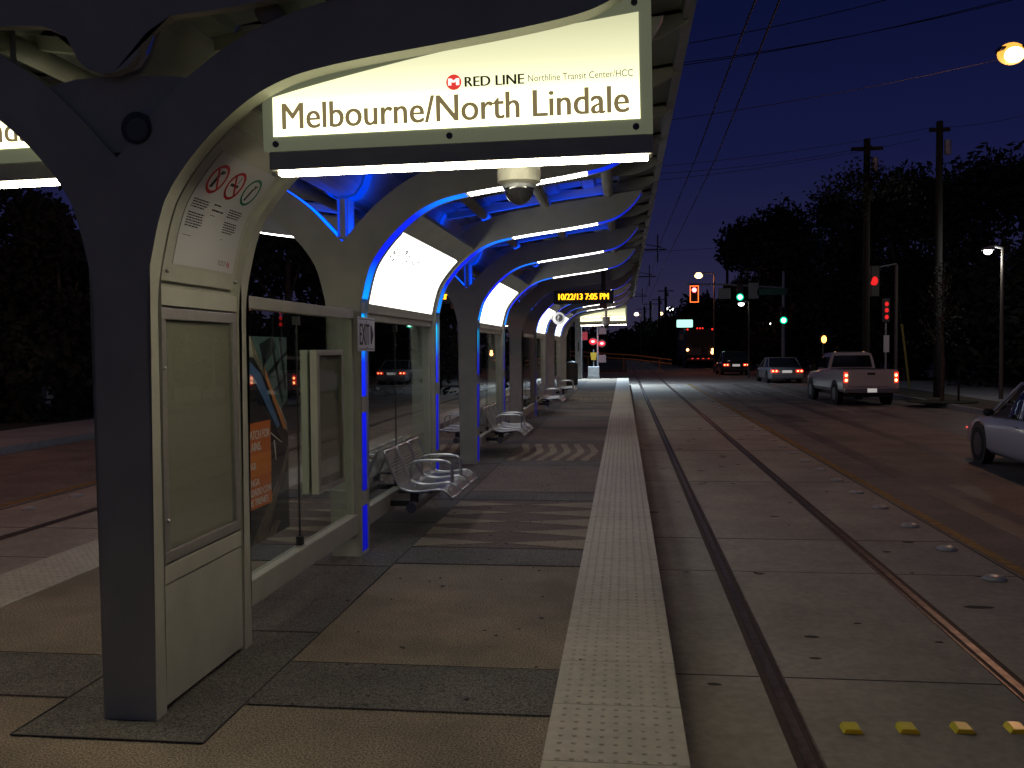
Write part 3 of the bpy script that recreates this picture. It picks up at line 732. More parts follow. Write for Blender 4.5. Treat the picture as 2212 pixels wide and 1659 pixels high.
# dome cameras
def dome(x, Y, zb, label, k=1):
    t = thing('dome_camera', label, 'security camera', (x, Y, zb))
    MB().tube([(0, 0, .098 * k), (0, 0, .115 * k), (0, 0, .16 * k), (0, 0, .25 * k), (0, 0, .30 * k)], [.068 * k, .104 * k, .106 * k, .100 * k, .085 * k], 28).build('camera_housing', cream, t)
    MB().sph((0, 0, .085 * k), .072 * k, 3, (1, 1, 1.1)).build('dome_cover', mat('smoked_dome', (.015, .015, .018), .06, spec=.9, coat=1), t, smooth=True)
    MB().tube([(0, 0, .084 * k), (0, 0, .10 * k)], [.078 * k, .082 * k], 28).build('dome_ring', galv, t)
    MB().cyl((0, 0, .29 * k), (0, 0, 3.3 - zb), .03 * k).build('drop_pole', cream, t)
dome(-.50, 4.50, 2.388, 'white domed security camera hanging just behind the near station name sign')
dome(-.56, 30.3, 2.30, 'small dark domed camera hanging in front of the far name sign', 1.3)

# amber time displays
ledm = emis('amber_led', (1, .42, .01), 3.2); 
def led(x, Y, txt, label, xo=.10, wd=1.02):
    t = thing('time_display', label, 'display sign', (x, Y, 0), 0, 'amber dot displays hanging from the canopy')
    MB().box(0, 1.22, 0, .16, 2.60, 2.87, .01).build('display_housing', blackm, t)
    text('display_digits', txt, ledm, t, (xo, -.004, 2.68), (1, 0, 0), (0, 0, 1), width=wd, height=.125, ext=.002, bold=.025)
    MB().cyl((1.02, .08, 2.87), (1.02, .08, 3.42), .05).build('drop_pole', blackm, t)
    MB().box(.94, 1.08, .03, .12, 2.50, 2.60).build('speaker_box', mat('dark_red_box', (.12, .02, .01), .5), t)
led(-1.42, 19.05, '10/22/13 7:05 PM', 'amber dot display reading 10/22/13 7:05 PM hanging over the right platform')
led(-4.35, 18.15, 'tr', 'amber display on the left platform side seen through the gap between columns', .72, .19)
# help point sign
hp = thing('help_point_sign', 'round white sign with a question mark in a dark disc, beyond the time display', 'sign', (-1.73, 25.0, 2.49))
MB().disc((0, 0, 0), .17, 'Y', 32, .03).build('sign_disc', emis('sign_white_glow', (.8, .8, .9), .25, (.7, .7, .7)), hp)
MB().disc((.01, -.02, .01), .10, 'Y', 32, .01).build('dark_disc', mat('grey_disc', (.06, .06, .07), .5), hp)
text('question_mark', '?', white_p, hp, (-.035, -.028, -.06), (1, 0, 0), (0, 0, 1), height=.14, ext=.002, bold=.03)
MB().cyl((-.17, 0, 0), (-.40, .1, 0), .025).build('bracket', cream, hp)

# ------------------------------------------------------------------ benches
def bench_proto(label):
    t = thing('platform_bench', label, 'bench', (0, 0, 0), 0, 'three-seat steel mesh benches')
    prof = crom([(x_ * .88, z_) for x_, z_ in [(-.26, .765), (-.225, .69), (-.15, .535), (-.10, .455), (-.03, .415), (.10, .405), (.24, .42), (.33, .425), (.40, .395), (.45, .345)]], 3)
    for i in range(3):
        y0 = -.70 + i * .475; y1 = y0 + .44
        rim = MB()
        for y in (y0, y1): rim.tube([(x, y, z) for x, z in prof], .012, 8)
        rim.cyl((prof[0][0], y0, prof[0][1]), (prof[0][0], y1, prof[0][1]), .012); rim.cyl((prof[-1][0], y0, prof[-1][1]), (prof[-1][0], y1, prof[-1][1]), .012)
        seat = rim.build('seat', steel, t, smooth=True)
        me = MB(); n = 21
        for k in range(1, n):
            y = y0 + (y1 - y0) * k / n
            for (a, b) in zip(prof, prof[1:]):
                me.quad((a[0], y - .0035, a[1]), (a[0], y + .0035, a[1]), (b[0], y + .0035, b[1]), (b[0], y - .0035, b[1]))
        L = crom(prof, 2)
        for p in L[1:-1]:
            me.box(p[0] - .003, p[0] + .003, y0 + .01, y1 - .01, p[1] - .004, p[1] - .001)
        me.build('seat_mesh', steel, seat)
    for y in (-.243, .232):
        MB().tube(crom([(-.09, y, .47), (-.085, y, .58), (-.04, y, .625), (.10, y, .635), (.24, y, .63), (.30, y, .59), (.31, y, .47), (.31, y, .42)], 4), .015, 10).build('armrest', steel, t, smooth=True)
    MB().cyl((.03, -.76, .27), (.03, .76, .27), .048, seg=18).build('beam', mat('bench_beam', (.10, .10, .11), .35, metal=.6), t)
    for y in (-.62, .62):
        q = MB(); q.cyl((.03, y, .28), (.03, y, .40), .04).box(-.12, .20, y - .03, y + .03, .385, .403); q.build('seat_bracket', blackm, t)
    for y in (-.5, .5):
        q = MB(); q.box(-.30, .02, y - .03, y + .03, .245, .295); q.build('wall_arm', blackm, t)
    return t
bl = [(0, 'nearest silver mesh three-seat bench on the right platform side'), (2, 'second silver mesh three-seat bench, beyond the first open gap'), (5, 'third silver mesh bench, a little beyond the time display'), (7, 'farthest silver mesh bench near the waste bin')]
pr = None
for k, lab in bl:
    for s in (1, -1):
        if pr is None: o = pr = bench_proto(lab)
        else: o = copy_tree(pr)
        o.location = (XC + XS + s * .265 + (0 if s > 0 else -.1), FY[k] + 1.56, 0)
        if s < 0: o.rotation_euler = (0, 0, math.pi)
        if s < 0: lab2 = {0: 'nearest mesh bench on the left platform side, seen through the glass', 2: 'mesh bench on the left platform side, seen through the open gap', 5: 'third bench on the left platform side, behind the glass', 7: 'farthest bench on the left platform side'}[k]
        else: lab2 = lab
        o['label'] = lab2

# ------------------------------------------------------------------ road buttons and reflectors
btn = mat('ceramic_button', (.46, .44, .41), .35, noise=.2, scale=25)
def button(label, x, y, r=.10, name='road_button', m=btn, grp='round raised buttons beside the yellow line'):
    pass
p = MB(); p.tube([(0, 0, 0), (0, 0, .012), (0, 0, .03), (0, 0, .038)], [.10, .098, .07, .03], 18)
b0 = p.build('road_button', btn, None, smooth=True)
ylist = [7.25 + 1.21 * k for k in range(26)]
for k, y in enumerate(ylist):
    o = b0 if k == 0 else b0.copy()
    if k: COL.objects.link(o)
    o.location = (3.21, y, G)
    tag(o, 'round white road button right of the rails, %s from the camera' % ORD[k], 'road button', 'round raised buttons beside the yellow line')
for k in range(14):
    o = b0.copy(); COL.objects.link(o); o.location = (-7.76, 11.22 + 1.07 * k, G)
    tag(o, 'round pale road button beside the left rails, %s from the camera' % ORD[k], 'road button', 'round raised buttons left of the platform')
p = MB(); p.prism([(-.052, 0), (.052, 0), (.04, .022), (.03, .026), (-.03, .026), (-.04, .022)], -.05, .05)
ym_ = mat('yellow_reflector', (.95, .78, .03), .3, spec=.8, coat=.5)
r0 = p.build('lane_reflector', ym_, None)
rl = MB().prism([(-.05, .002), (.05, .002), (.036, .024), (-.036, .024)], -.056, -.050).build('reflector_lens', mat('reflector_lens', (.85, .55, .02), .15, coat=1), r0)
for k, (x, nm) in enumerate(((1.20, 'leftmost yellow reflector between the rails'), (1.495, 'second yellow reflector from the left between the rails'), (1.785, 'third yellow reflector from the left between the rails'), (2.07, 'yellow reflector cut by the right picture edge beside the far rail'))):
    o = r0 if k == 0 else copy_tree(r0)
    o.location = (x, 5.05 + .03 * k, G); tag(o, nm, 'road reflector', 'yellow raised reflectors in a row')

# ------------------------------------------------------------------ vehicles
tail_m = emis('tail_light', (1, .03, .02), 1.6); tail_h = emis('tail_hot', (1, .35, .12), 9)
winm = mat('car_glass', (.008, .009, .012), .06, spec=.8)
tyre = mat('tyre', (.012, .012, .012), .8); rim = mat('wheel_rim', (.16, .16, .17), .3, metal=.8)
plate = emis('plate_lit', (1, .95, .9), .35, (.6, .6, .6))
def wheel(par, x, y, r, wd, s):
    wv = MB().tube([(x - s * wd, y, r), (x - s * wd * .98, y, r), (x - s * .02, y, r), (x, y, r)], [r * .8, r, r, r * .86], 26).build('wheel', tyre, par, smooth=False)
    MB().cyl((x - s * .01, y, r), (x + s * .004, y, r), r * .62, seg=22).build('rim', rim, wv)
def loft(sections):                            # list of (y, [(x,z)...]) half sections mirrored
    m = MB(); rings = []
    for y, pts in sections:
        full = pts + [(-x, z) for x, z in reversed(pts)]
        rings.append([m.b.verts.new((x, y, z)) for x, z in full])
    n = len(rings[0])
    for a, b in zip(rings, rings[1:]):
        for k in range(n): m.b.faces.new((a[k], a[(k + 1) % n], b[(k + 1) % n], b[k]))
    m.b.faces.new(rings[0]); m.b.faces.new(list(reversed(rings[-1])))
    return m
def sedan(label, x, y, paint, rz_=0, Lc=4.7, wd=1.8, hc=1.42, brake=True, suv=False):
    t = thing('sedan_car' if not suv else 'suv_car', label, 'car', (x, y, G), rz_)
    h = wd / 2; zb = .95 if suv else .88; ht = hc
    def sec(w_, z0, z1, zs): return [(w_ * .9, z0), (w_, z0 + .1), (w_ * 1.0, z1 * .7), (w_ * .97, z1 * .93), (w_ * .88, z1)]
    ys_ = [(-Lc / 2, .86, .35, zb * .88), (-Lc / 2 + .06, .96, .25, zb * .95), (-Lc / 2 + .35, 1, .2, zb), (-Lc * .2, 1, .2, zb + .02), (0, 1, .2, zb), (Lc * .22, 1, .2, zb - .03), (Lc * .38, .98, .2, zb * .9), (Lc / 2 - .1, .93, .22, zb * .76), (Lc / 2, .82, .3, zb * .66)]
    body = loft([(yy, sec(h * a, z0, z1, 0)) for yy, a, z0, z1 in ys_]).build('body', paint, t, smooth=True)
    r0_ = -Lc / 2 + (.12 if suv else .55); 
    cab = [(r0_, .9, zb - .03, zb + .02), (r0_ + (.35 if suv else .75), .80, zb - .03, ht - .03), (r0_ + 1.3, .80, zb - .03, ht), (Lc * .0, .80, zb - .03, ht - .02), (Lc * .22, .88, zb - .06, zb + .0)]
    loft([(yy, [(h * .93, z0), (h * .92, z0 + .03), (h * (a * .5 + .46), (z0 + z1) / 2), (h * a, z1 - .04), (h * a * .9, z1)]) for yy, a, z0, z1 in cab]).build('cabin', winm, t, smooth=True)
    loft([(r0_ + (.45 if suv else .85), [(h * .6, ht - .015), (h * .76, ht - .02), (h * .74, ht + .01), (h * .6, ht + .018), (h * .3, ht + .022)]), (Lc * .0, [(h * .6, ht - .03), (h * .76, ht - .03), (h * .74, ht + .0), (h * .6, ht + .01), (h * .3, ht + .014)])]).build('roof', paint, t)
    for s in (1, -1):
        q = MB(); q.tube([(s * h * .93, r0_ + .1, zb), (s * h * .79, r0_ + (.4 if suv else .78), ht - .02)], .03, 6).build('pillar', paint, t); q = MB(); q.tube([(s * h * .93, Lc * .22, zb), (s * h * .80, Lc * .0, ht - .02)], .03, 6).build('pillar', paint, t); q = MB()
        q.tube([(s * h * .935, -Lc * .07, zb), (s * h * .815, -Lc * .08, ht - .02)], .03, 6)
        q.build('pillar', paint, t)
        for yy in (-Lc * .29, Lc * .31):
            MB().cyl((s * (h - .10), yy, .34), (s * (h + .006), yy, .34), .385, seg=28).build('wheel_arch', blackm, t)
            wheel(t, s * (h + .012), yy, .325, .2, s)
        q = MB(); q.sph((s * (h + .10), Lc * .14, zb + .05), .1, 2, (.9, .7, .75)); q.build('wing_mirror', blackm, t, smooth=True)
        q = MB(); q.box(min(s * h * .50, s * h * .93), max(s * h * .50, s * h * .93), -Lc / 2 - .012, -Lc / 2 + .1, zb * .68, zb * .86, .02); tl = q.build('tail_light', tail_m, t)
        if brake:
            for c_ in (.62, .82): MB().sph((s * h * c_, -Lc / 2 - .03, zb * .77), .038, 2, (1.2, .5, .8)).build('brake_lamp', tail_h, tl)
        MB().box(min(s * h, s * (h + .006)), max(s * h, s * (h + .006)), Lc * .43, Lc * .45, zb * .62, zb * .66).build('side_marker', emis('marker', (1, .1, .1), .8), t)
        MB().box(min(s * h, s * (h + .02)), max(s * h, s * (h + .02)), -Lc * .07, -Lc * .03, zb * .84, zb * .87).build('door_handle', paint, t)
    MB().box(-.26, .26, -Lc / 2 - .015, -Lc / 2 + .02, zb * .66, zb * .82).build('number_plate', plate, t)  # large glowing plate stands in for headlight glow on the trunk
    MB().box(-h * .92, h * .92, -Lc / 2 - .06, -Lc / 2 + .1, .30, .52, .03).build('bumper', paint, t)
    return t
silver = mat('silver_paint', (.35, .34, .33), .3, metal=.4, coat=.6)
lilac = mat('pale_car_paint', (.62, .62, .72), .32, metal=.1, coat=.8)
darkc = mat('dark_car_paint', (.05, .035, .035), .3, metal=.3, coat=.6)
whitep = mat('white_truck_paint', (.48, .45, .46), .35, coat=.6)
sedan('pale silver-white sedan cut off by the right picture edge', 6.98, 15.45, lilac, R(-2), 4.6, 1.82, 1.45, brake=True)
sedan('silver saloon with brake lights on, waiting left of the pickup', 8.76, 54.2, silver, R(2), 4.7, 1.85, 1.40)
sedan('dark car with red tail lights on, between the large truck and the silver saloon', 7.9, 69.5, darkc, R(1), 4.6, 1.95, 1.68, suv=True)
# pickup
pk = thing('pickup_truck', 'white pickup truck with brake lights on in the right lane', 'pickup truck', (8.12, 34.9, G), R(3)); pk.scale = (.9, .9, .94)
h = 1.02; Lp = 5.7; rear = -Lp / 2
loft([(rear, [(h * .93, .55), (h, .62), (h, 1.0), (h * .985, 1.26), (h * .93, 1.30)]), (rear + .1, [(h * .95, .50), (h, .6), (h, 1.0), (h, 1.27), (h * .95, 1.31)]), (-.3, [(h * .95, .48), (h, .6), (h, 1.0), (h * .985, 1.25), (h * .94, 1.3)]), (1.2, [(h * .95, .48), (h, .6), (h, .95), (h * .97, 1.12), (h * .9, 1.2)]), (2.3, [(h * .95, .48), (h, .6), (h * .98, .9), (h * .95, 1.08), (h * .85, 1.14)]), (2.85, [(h * .85, .5), (h * .9, .6), (h * .9, .85), (h * .86, 1.0), (h * .78, 1.03)])]).build('body', whitep, pk)
MB().box(-h * .82, h * .82, rear + .12, -.45, 1.20, 1.315).build('bed_recess', blackm, pk)
loft([(-.42, [(h * .9, 1.25), (h * .9, 1.3), (h * .84, 1.6), (h * .74, 1.86), (h * .6, 1.9)]), (-.2, [(h * .9, 1.25), (h * .9, 1.3), (h * .84, 1.6), (h * .74, 1.89), (h * .6, 1.93)]), (.7, [(h * .9, 1.2), (h * .9, 1.25), (h * .84, 1.6), (h * .74, 1.87), (h * .6, 1.91)]), (1.35, [(h * .9, 1.1), (h * .9, 1.12), (h * .88, 1.16), (h * .84, 1.18), (h * .6, 1.2)])]).build('cab_roof', whitep, pk)
MB().prism([(-h * .78, 1.36), (h * .78, 1.36), (h * .68, 1.80), (-h * .68, 1.80)], -.445, -.425).build('rear_window', winm, pk)
for s in (1, -1):
    MB().box(min(s * h * .78, s * h * .935), max(s * h * .78, s * h * .935), -.3, .9, 1.32, 1.74).build('side_window', winm, pk)
    q = MB().box(min(s * .82, s * 1.0), max(s * .82, s * 1.0), rear - .02, rear + .1, .84, 1.22, .02).build('tail_light', tail_m, pk)
    for z in (.93, 1.11): MB().sph((s * .91, rear - .03, z), .05, 2, (1, .5, 1)).build('brake_lamp', tail_h, q)
    for yy in (rear + 1.15, 1.9):
        MB().cyl((s * (h - .1), yy, .42), (s * (h + .01), yy, .42), .50, seg=28).build('wheel_arch', blackm, pk); wheel(pk, s * (h + .02), yy, .40, .26, s)
    MB().box(min(s * (h + .02), s * (h + .26)), max(s * (h + .02), s * (h + .26)), 1.0, 1.1, 1.2, 1.45, .02).build('wing_mirror', blackm, pk)
    MB().sph((s * h * .55, -.1, 1.93), .03, 1, (1.5, 1, .6)).build('roof_marker', emis('roof_marker', (1, .55, .2), .8), pk)
MB().box(-.85, .85, rear - .03, rear - .004, .70, 1.24, .01).build('tailgate', whitep, pk)
MB().box(-.14, .14, rear - .045, rear - .031, 1.12, 1.20).build('tailgate_handle', blackm, pk)
MB().box(-1.0, 1.0, rear - .16, rear + .02, .48, .66, .03).build('rear_bumper', mat('chrome', (.5, .48, .45), .2, metal=1), pk)
MB().box(-.17, .17, rear - .175, rear - .162, .50, .64).build('number_plate', plate, pk)
MB().box(-.8, .8, rear + .2, 2.4, .32, .5).build('chassis', blackm, pk)
# large truck
bt = thing('large_truck', 'big dark truck with marker lamps at roof height, farthest ahead in the road', 'truck', (7.05, 95, G), R(1))
MB().box(-1.28, 1.28, -6, 3.5, 1.15, 3.75, .05).build('cargo_box', mat('truck_box', (.02, .02, .02), .6), bt)
MB().box(-1.2, 1.2, 3.7, 6, .6, 3.0, .1).build('cab', darkc, bt)
MB().box(-1.1, .1, -6.05, -6.0, 1.25, 1.95).build('rear_panel', mat('truck_panel', (.12, .11, .11), .6), bt)
MB().box(-1.2, 1.2, -6.1, -5.9, .75, 1.0).build('bumper', mat('bumper_stripe', (.25, .1, .08), .5), bt)
for x, z, r, m in ((-1.15, 3.68, .09, tail_m), (1.15, 3.68, .09, tail_m), (-.25, 3.78, .08, tail_m), (0, 3.78, .08, tail_m), (.25, 3.78, .08, tail_m), (-1.15, 1.75, .13, tail_h), (1.18, 1.75, .13, tail_h), (1.18, 1.5, .18, tail_h)):
    MB().sph((x, -6.05, z), r, 2, (1, .4, 1)).build('tail_lamp', m, bt)
for x in (-.7, -.2, .3, .8): MB().sph((x, -6.12, .92), .06, 1, (2, .4, .6)).build('bumper_lamp', emis('dim_red', (1, .05, .03), 1.2), bt)
for s in (1, -1):
    for y in (-4.4, -3.2, 4.5): wheel(bt, s * 1.26, y, .5, .3, s)

# ------------------------------------------------------------------ street lamps
def lamp_pole(label, px, py, Y, base_z, col, st, armdx, head=.30, energy=0, hz=None, pole_r=.08, visible_head=None, lc=None):
    ph = at(px, py, Y); t = thing('street_lamp', label, 'street lamp', (ph.x + armdx, Y, base_z))
    zt = ph.z + .12 - base_z
    MB().cyl((0, 0, 0), (0, 0, zt), pole_r, pole_r * .7, 12).build('pole', polem, t)
    MB().tube([(0, 0, zt - .05), (-armdx * .5, 0, zt + .02), (-armdx, 0, zt - .02)], .05).build('arm', galv, t)
    MB().box(-armdx - head, -armdx + head, -.15, .15, zt - .12, zt - .02, .03).build('lamp_head', galv, t)
    MB().sph((-armdx, 0, zt - .16), head * .8, 3, (1, .8, .75)).build('lamp_glass', emis('lamp_' + name_of(col), col, st), t, smooth=True)
    if energy:
        l = bpy.data.lights.new('lamp_light', 'POINT'); l.energy = energy; l.color = lc or col; l.shadow_soft_size = .12
        lo = bpy.data.objects.new('lamp_light', l); lo.parent = t; lo.location = (-armdx, 0, zt - .42); COL.objects.link(lo)
    return t
def name_of(c): return 'c%02d%02d%02d' % tuple(int(v * 99) for v in c)
sod = (1, .50, .14)
lamp_pole('tall sodium street lamp glowing orange at the top right', 2185, 112, 22, -.2, (1, .60, .16), 5, 2.6, .30, 340, pole_r=.09, lc=(1, .46, .24))
lamp_pole('slim grey street lamp with a small white head on the right pavement', 2134, 541, 33.7, -.2, (1, .97, .9), 6, .48, .17, 90, pole_r=.075)
lamp_pole('distant orange street lamp above the red signal', 1509, 594, 74, G, (1, .66, .28), 4, 1.2, .40, 260, lc=(1, .30, .14))
lamp_pole('distant white lamp beside the nearer green light', 1601, 655, 62, G, (1, .98, .95), 8, .5, .24, 0)
lamp_pole('distant white lamp just left of the farther green light', 1667, 697, 85, G, (1, .98, .95), 8, -.8, .26, 0)
lamp_pole('very distant white flood lamp left of the billboard trees', 1447, 668, 150, G, (.95, .98, 1), 9, .6, .7, 0)
lamp_pole('tiny orange lamp right of the far name sign', 1375, 678, 130, G, (1, .7, .4), 8, .6, .40, 0)
lamp_pole('tiny orange lamp beside the distant flood lamp', 1428, 677, 170, G, (1, .6, .25), 6, .6, .45, 0)
lamp_pole('tiny pale lamp right under the lit billboard', 1485, 707, 120, G, (1, .85, .55), 5, .6, .26, 0)
sl = [o for o in COL.objects if o.get('label', '').startswith('tall sodium street lamp glowing')][0]
zt_ = at(2185, 112, 22).z + .12 + .2
for ch in list(sl.children):
    if ch.name.startswith('lamp_glass'): bpy.data.objects.remove(ch)
    elif ch.name.startswith(('arm', 'pole', 'lamp_head')): ch.data = ch.data.copy(); ch.data.materials[0] = blackm
for ch in sl.children:
    if ch.type == 'LIGHT': ch.location = (-2.6, -.2, zt_ - .85)
halo_bowl = MB().sph((-2.6, 0, zt_ - .16), .27, 3, (1.1, .8, .9)).build('lamp_glass', emis('sodium_halo_bowl', (1, .42, .06), 1.5), sl, smooth=True)  # glowing bowl added to imitate the orange halo around the bulb
MB().sph((-2.6, -.16, zt_ - .23), .19, 3, (1.1, .8, .9)).build('bulb', emis('sodium_bulb', (1, .72, .32), 9), halo_bowl, smooth=True)
# lamp over the far left pavement and the one that lights the far platform end
t = thing('street_lamp', 'tall sodium street lamp beyond the left road, out of the picture', 'street lamp', (-17.2, 12.5, -.2))
MB().cyl((0, 0, 0), (0, 0, 8.4), .1, .07).build('pole', galv, t); MB().tube([(0, 0, 8.3), (1.3, 0, 8.5), (2.6, 0, 8.4)], .05).build('arm', galv, t)
MB().box(2.3, 2.95, -.15, .15, 8.3, 8.42, .03).build('lamp_head', galv, t); MB().sph((2.6, 0, 8.27), .24, 2, (1, .7, .42)).build('lamp_glass', emis('lamp_' + name_of(sod), sod, 30), t)
l = bpy.data.lights.new('lamp_light', 'POINT'); l.energy = 420; l.color = (1, .42, .24); l.shadow_soft_size = .12
lo = bpy.data.objects.new('lamp_light', l); lo.parent = t; lo.location = (2.6, 0, 8.0); COL.objects.link(lo)
# tall post at the far platform end with a cool lamp
t = thing('platform_end_post', 'square blue-grey post at the far end of the platform below the far sign', 'post', (-2.41, 50.0, 0))
MB().box(-.18, .18, -.18, .18, 0, 5.6, .01).build('post', galv, t); MB().box(-.1, .9, -.12, .12, 5.45, 5.58).build('arm', galv, t)
MB().box(.5, 1.1, -.14, .14, 5.36, 5.45).build('lamp_head', galv, t)
l = bpy.data.lights.new('lamp_light', 'AREA'); l.energy = 1000; l.color = (.62, .80, 1); l.size = .3; l.spread = R(150)
lo = bpy.data.objects.new('lamp_light', l); lo.parent = t; lo.location = (.8, 0, 5.34); COL.objects.link(lo)
MB().box(-.03, .03, -.19, -.182, 1.5, 2.0).build('post_slot', blackm, t)
# small furniture at the far end
t = thing('litter_bin', 'dark waste bin standing at the far end of the platform', 'litter bin', (-2.35, 42, 0))
MB().tube([(0, 0, .02), (0, 0, .05), (0, 0, .95), (0, 0, 1.0)], [.27, .29, .30, .26], 20).build('bin_body', mat('bin', (.07, .07, .06), .5), t); MB().sph((0, 0, 1.0), .25, 2, (1, 1, .35)).build('bin_lid', galv, t)
t = thing('barrier_block', 'bright white block with a yellow marker on a short post at the platform end', 'barrier', (-1.62, 50.55, 0))
MB().box(-.30, .30, -.2, .2, .12, .66, .02).build('block', mat('white_block', (.42, .45, .45), .5, noise=.2, scale=6), t); MB().box(-.33, .33, -.24, .24, .0, .12).build('base', concL, t)
MB().cyl((0, 0, .66), (0, 0, 1.6), .025).build('post', galv, t); MB().prism([(-.17, 1.42), (-.13, 1.02), (.13, 1.02), (.17, 1.42)], -.04, -.02).build('marker_plate', mat('yellow_plate', (.45, .28, .02), .5), t)
t = thing('crossing_signal', 'rail crossing signal with two glaring red lamps beyond the platform end', 'signal', (-1.55, 56, G))
MB().cyl((0, 0, 0), (0, 0, 3.7), .06).build('post', galv, t); MB().box(-.5, .5, -.05, .05, 2.33, 2.40).build('arm', blackm, t)
for x, z, r in ((-.28, 2.41, .15), (.26, 2.29, .13)):
    MB().disc((x, -.06, z), .24, 'Y', 24, .03).build('lamp_hood', blackm, t); rl_ = MB().sph((x, -.08, z), r * 1.35, 3, (1.15, .4, .85)).build('red_lamp', emis('red_glow', (1, .015, .03), 1.4), t, smooth=True); MB().sph((x, -.13, z), r * .75, 2, (1.2, .4, .8)).build('bulb', emis('red_hot', (1, .12, .14), 9), rl_)
MB().box(.08, .52, -.08, -.05, 2.85, 3.25).build('square_sign', mat('pink_sign', (.14, .09, .09), .5), t); MB().box(.05, .5, -.08, -.05, 1.15, 1.6).build('lower_sign', mat('pink_sign', (.14, .09, .09), .5), t)
MB().box(-.95, -.6, -.08, -.05, 2.5, 3.0).build('side_sign', red_p, t)
l = bpy.data.lights.new('lamp_light', 'POINT'); l.energy = 14; l.color = (1, .08, .06); l.shadow_soft_size = .15
lo = bpy.data.objects.new('lamp_light', l); lo.parent = t; lo.location = (0, -.5, 2.3); COL.objects.link(lo)
t = thing('leaning_red_lamp_bar', 'short dark stand with a slanted red lamp left of the end post', 'warning light', (-3.05, 48.5, 0))
MB().box(-.12, .12, -.1, .1, 0, .9, .02).build('stand', blackm, t); MB().tube([(-.08, -.14, .66), (.22, -.14, .84)], .035).build('red_lamp_bar', emis('red_bar', (1, .05, .08), 3), t)

# ------------------------------------------------------------------ traffic signals
greenl = emis('green_signal', (.0, 1, .50), 1.1); redl = emis('red_signal', (1, .05, .03), 7); ambl = emis('amber_signal', (1, .32, .05), 9)
def head(par, x, y, z, lit, r=.15):
    hd = MB().box(x - .2, x + .2, y, y + .2, z - .55, z + .55, .02).build('signal_head', blackm, par)
    for i, m in enumerate((redl, None, greenl)):
        zz_ = z + .35 - i * .35; on = lit == i
        MB().disc((x, y - .01, zz_), r if on else .12, 'Y', 20, .02).build('signal_lens', m if on and m else blackm, hd)
        if on: MB().sph((x, y - .03, zz_), r * .6, 2, (1, .4, 1)).build('bulb', emis('green_core', (.5, 1, .85), 10), hd)
mast = thing('signal_mast', 'traffic signal mast with green lights, its arm reaching left over the road', 'traffic signal', (at(1692, 692, 66).x, 66, G))
bx, byy = mast.location.x, 66
MB().cyl((0, 0, 0), (0, 0, 7.2), .14, .09).build('post', galv, mast)
pz = at(1598, 620, 66).z - G + .2
MB().tube([(0, 0, pz - .3), (-4, 0, pz), (at(1500, 640, 66).x - bx - .5, 0, pz + .05)], .06).build('mast_arm', galv, mast)
for (px, py) in ((1598, 642), (1692, 692)):
    c_ = at(px, py, 65.8); head(mast, c_.x - bx, -.35, c_.z - G + .35, 2, .24)
c_ = at(1500, 635, 65.6)
MB().box(c_.x - bx - .28, c_.x - bx + .28, -.3, -.1, c_.z - G - .6, c_.z - G + .6).build('signal_head', mat('dark_red_back', (.05, .004, .004), .5), mast)
cx_, cz_ = c_.x - bx, c_.z - G; q = MB(); a, b, k = .30, .58, .05
q.box(cx_ - a, cx_ - a + k, -.33, -.3, cz_ - b, cz_ + b).box(cx_ + a - k, cx_ + a, -.33, -.3, cz_ - b, cz_ + b).box(cx_ - a + k, cx_ + a - k, -.33, -.3, cz_ + b - k, cz_ + b).box(cx_ - a + k, cx_ + a - k, -.33, -.3, cz_ - b, cz_ - b + k)
q.build('signal_border', emis('hot_red', (1, .17, .03), 2.6), mast)
MB().disc((cx_, -.32, cz_ + .28), .16, 'Y', 20, .02).build('red_lens', emis('red_hot', (1, .06, .08), 11), mast)
for (px, py, wd, hh, m) in ((1565, 634, .42, .36, mat('sign_grey', (.30, .30, .28), .6)), (1628, 628, .35, .55, mat('sign_grey', (.30, .30, .28), .6)), (1668, 630, 1.0, .22, mat('street_name_green', (.03, .12, .09), .6))):
    c_ = at(px, py, 65.8); MB().box(c_.x - bx - wd, c_.x - bx + wd, -.2, -.17, c_.z - G - hh, c_.z - G + hh).build('road_sign', m, mast)
ss = thing('side_signal', 'signal pole at the right kerb whose heads glow deep red', 'traffic signal', (at(1936, 700, 40).x, 40, -.2))
sx_ = ss.location.x
MB().cyl((0, 0, 0), (0, 0, at(1936, 572, 40).z + .2), .07).build('post', polem, ss)
deep = emis('deep_red', (1, .02, .02), .9)
c_ = at(1889, 607, 40); q = MB().box(c_.x - sx_ - .14, c_.x - sx_ + .22, .0, .3, c_.z - .45, c_.z + .85, .03).build('signal_head', blackm, ss)
MB().tube([(c_.x - sx_ + .05, .1, c_.z + .75), (0, 0, c_.z + .9)], .03).build('bracket', galv, ss)
MB().sph((c_.x - sx_, -.06, c_.z + .2), .145, 2, (.9, .4, 1.3)).build('red_lens', deep, q); MB().sph((c_.x - sx_ - .07, -.05, c_.z + .12), .10, 2, (.9, .4, 1)).build('red_lens', deep, q)  # two overlapping glowing blobs imitate the smeared red light
c_ = at(1914, 660, 40); q = MB().box(c_.x - sx_ - .14, c_.x - sx_ + .14, -.1, .1, c_.z - .5, c_.z + .5, .02).build('signal_head', blackm, ss)
for dz in (-.28, 0, .26): MB().sph((c_.x - sx_, -.12, c_.z + dz), .085, 2, (.9, .4, 1.1)).build('red_lens', deep, q)  # glowing spots stand for red reflections on this head
MB().box(c_.x - sx_ - .1, c_.x - sx_ + .12, -.06, -.04, 1.6, 2.3).build('small_sign', white_p, ss)
MB().cyl((c_.x - sx_, 0, 0), (c_.x - sx_, 0, 2.9), .04).build('sign_post', galv, ss)
ps = thing('pedestrian_signal', 'small post with a glowing amber pedestrian signal right of the dark car', 'traffic signal', (at(1778, 733, 60).x, 60, G))
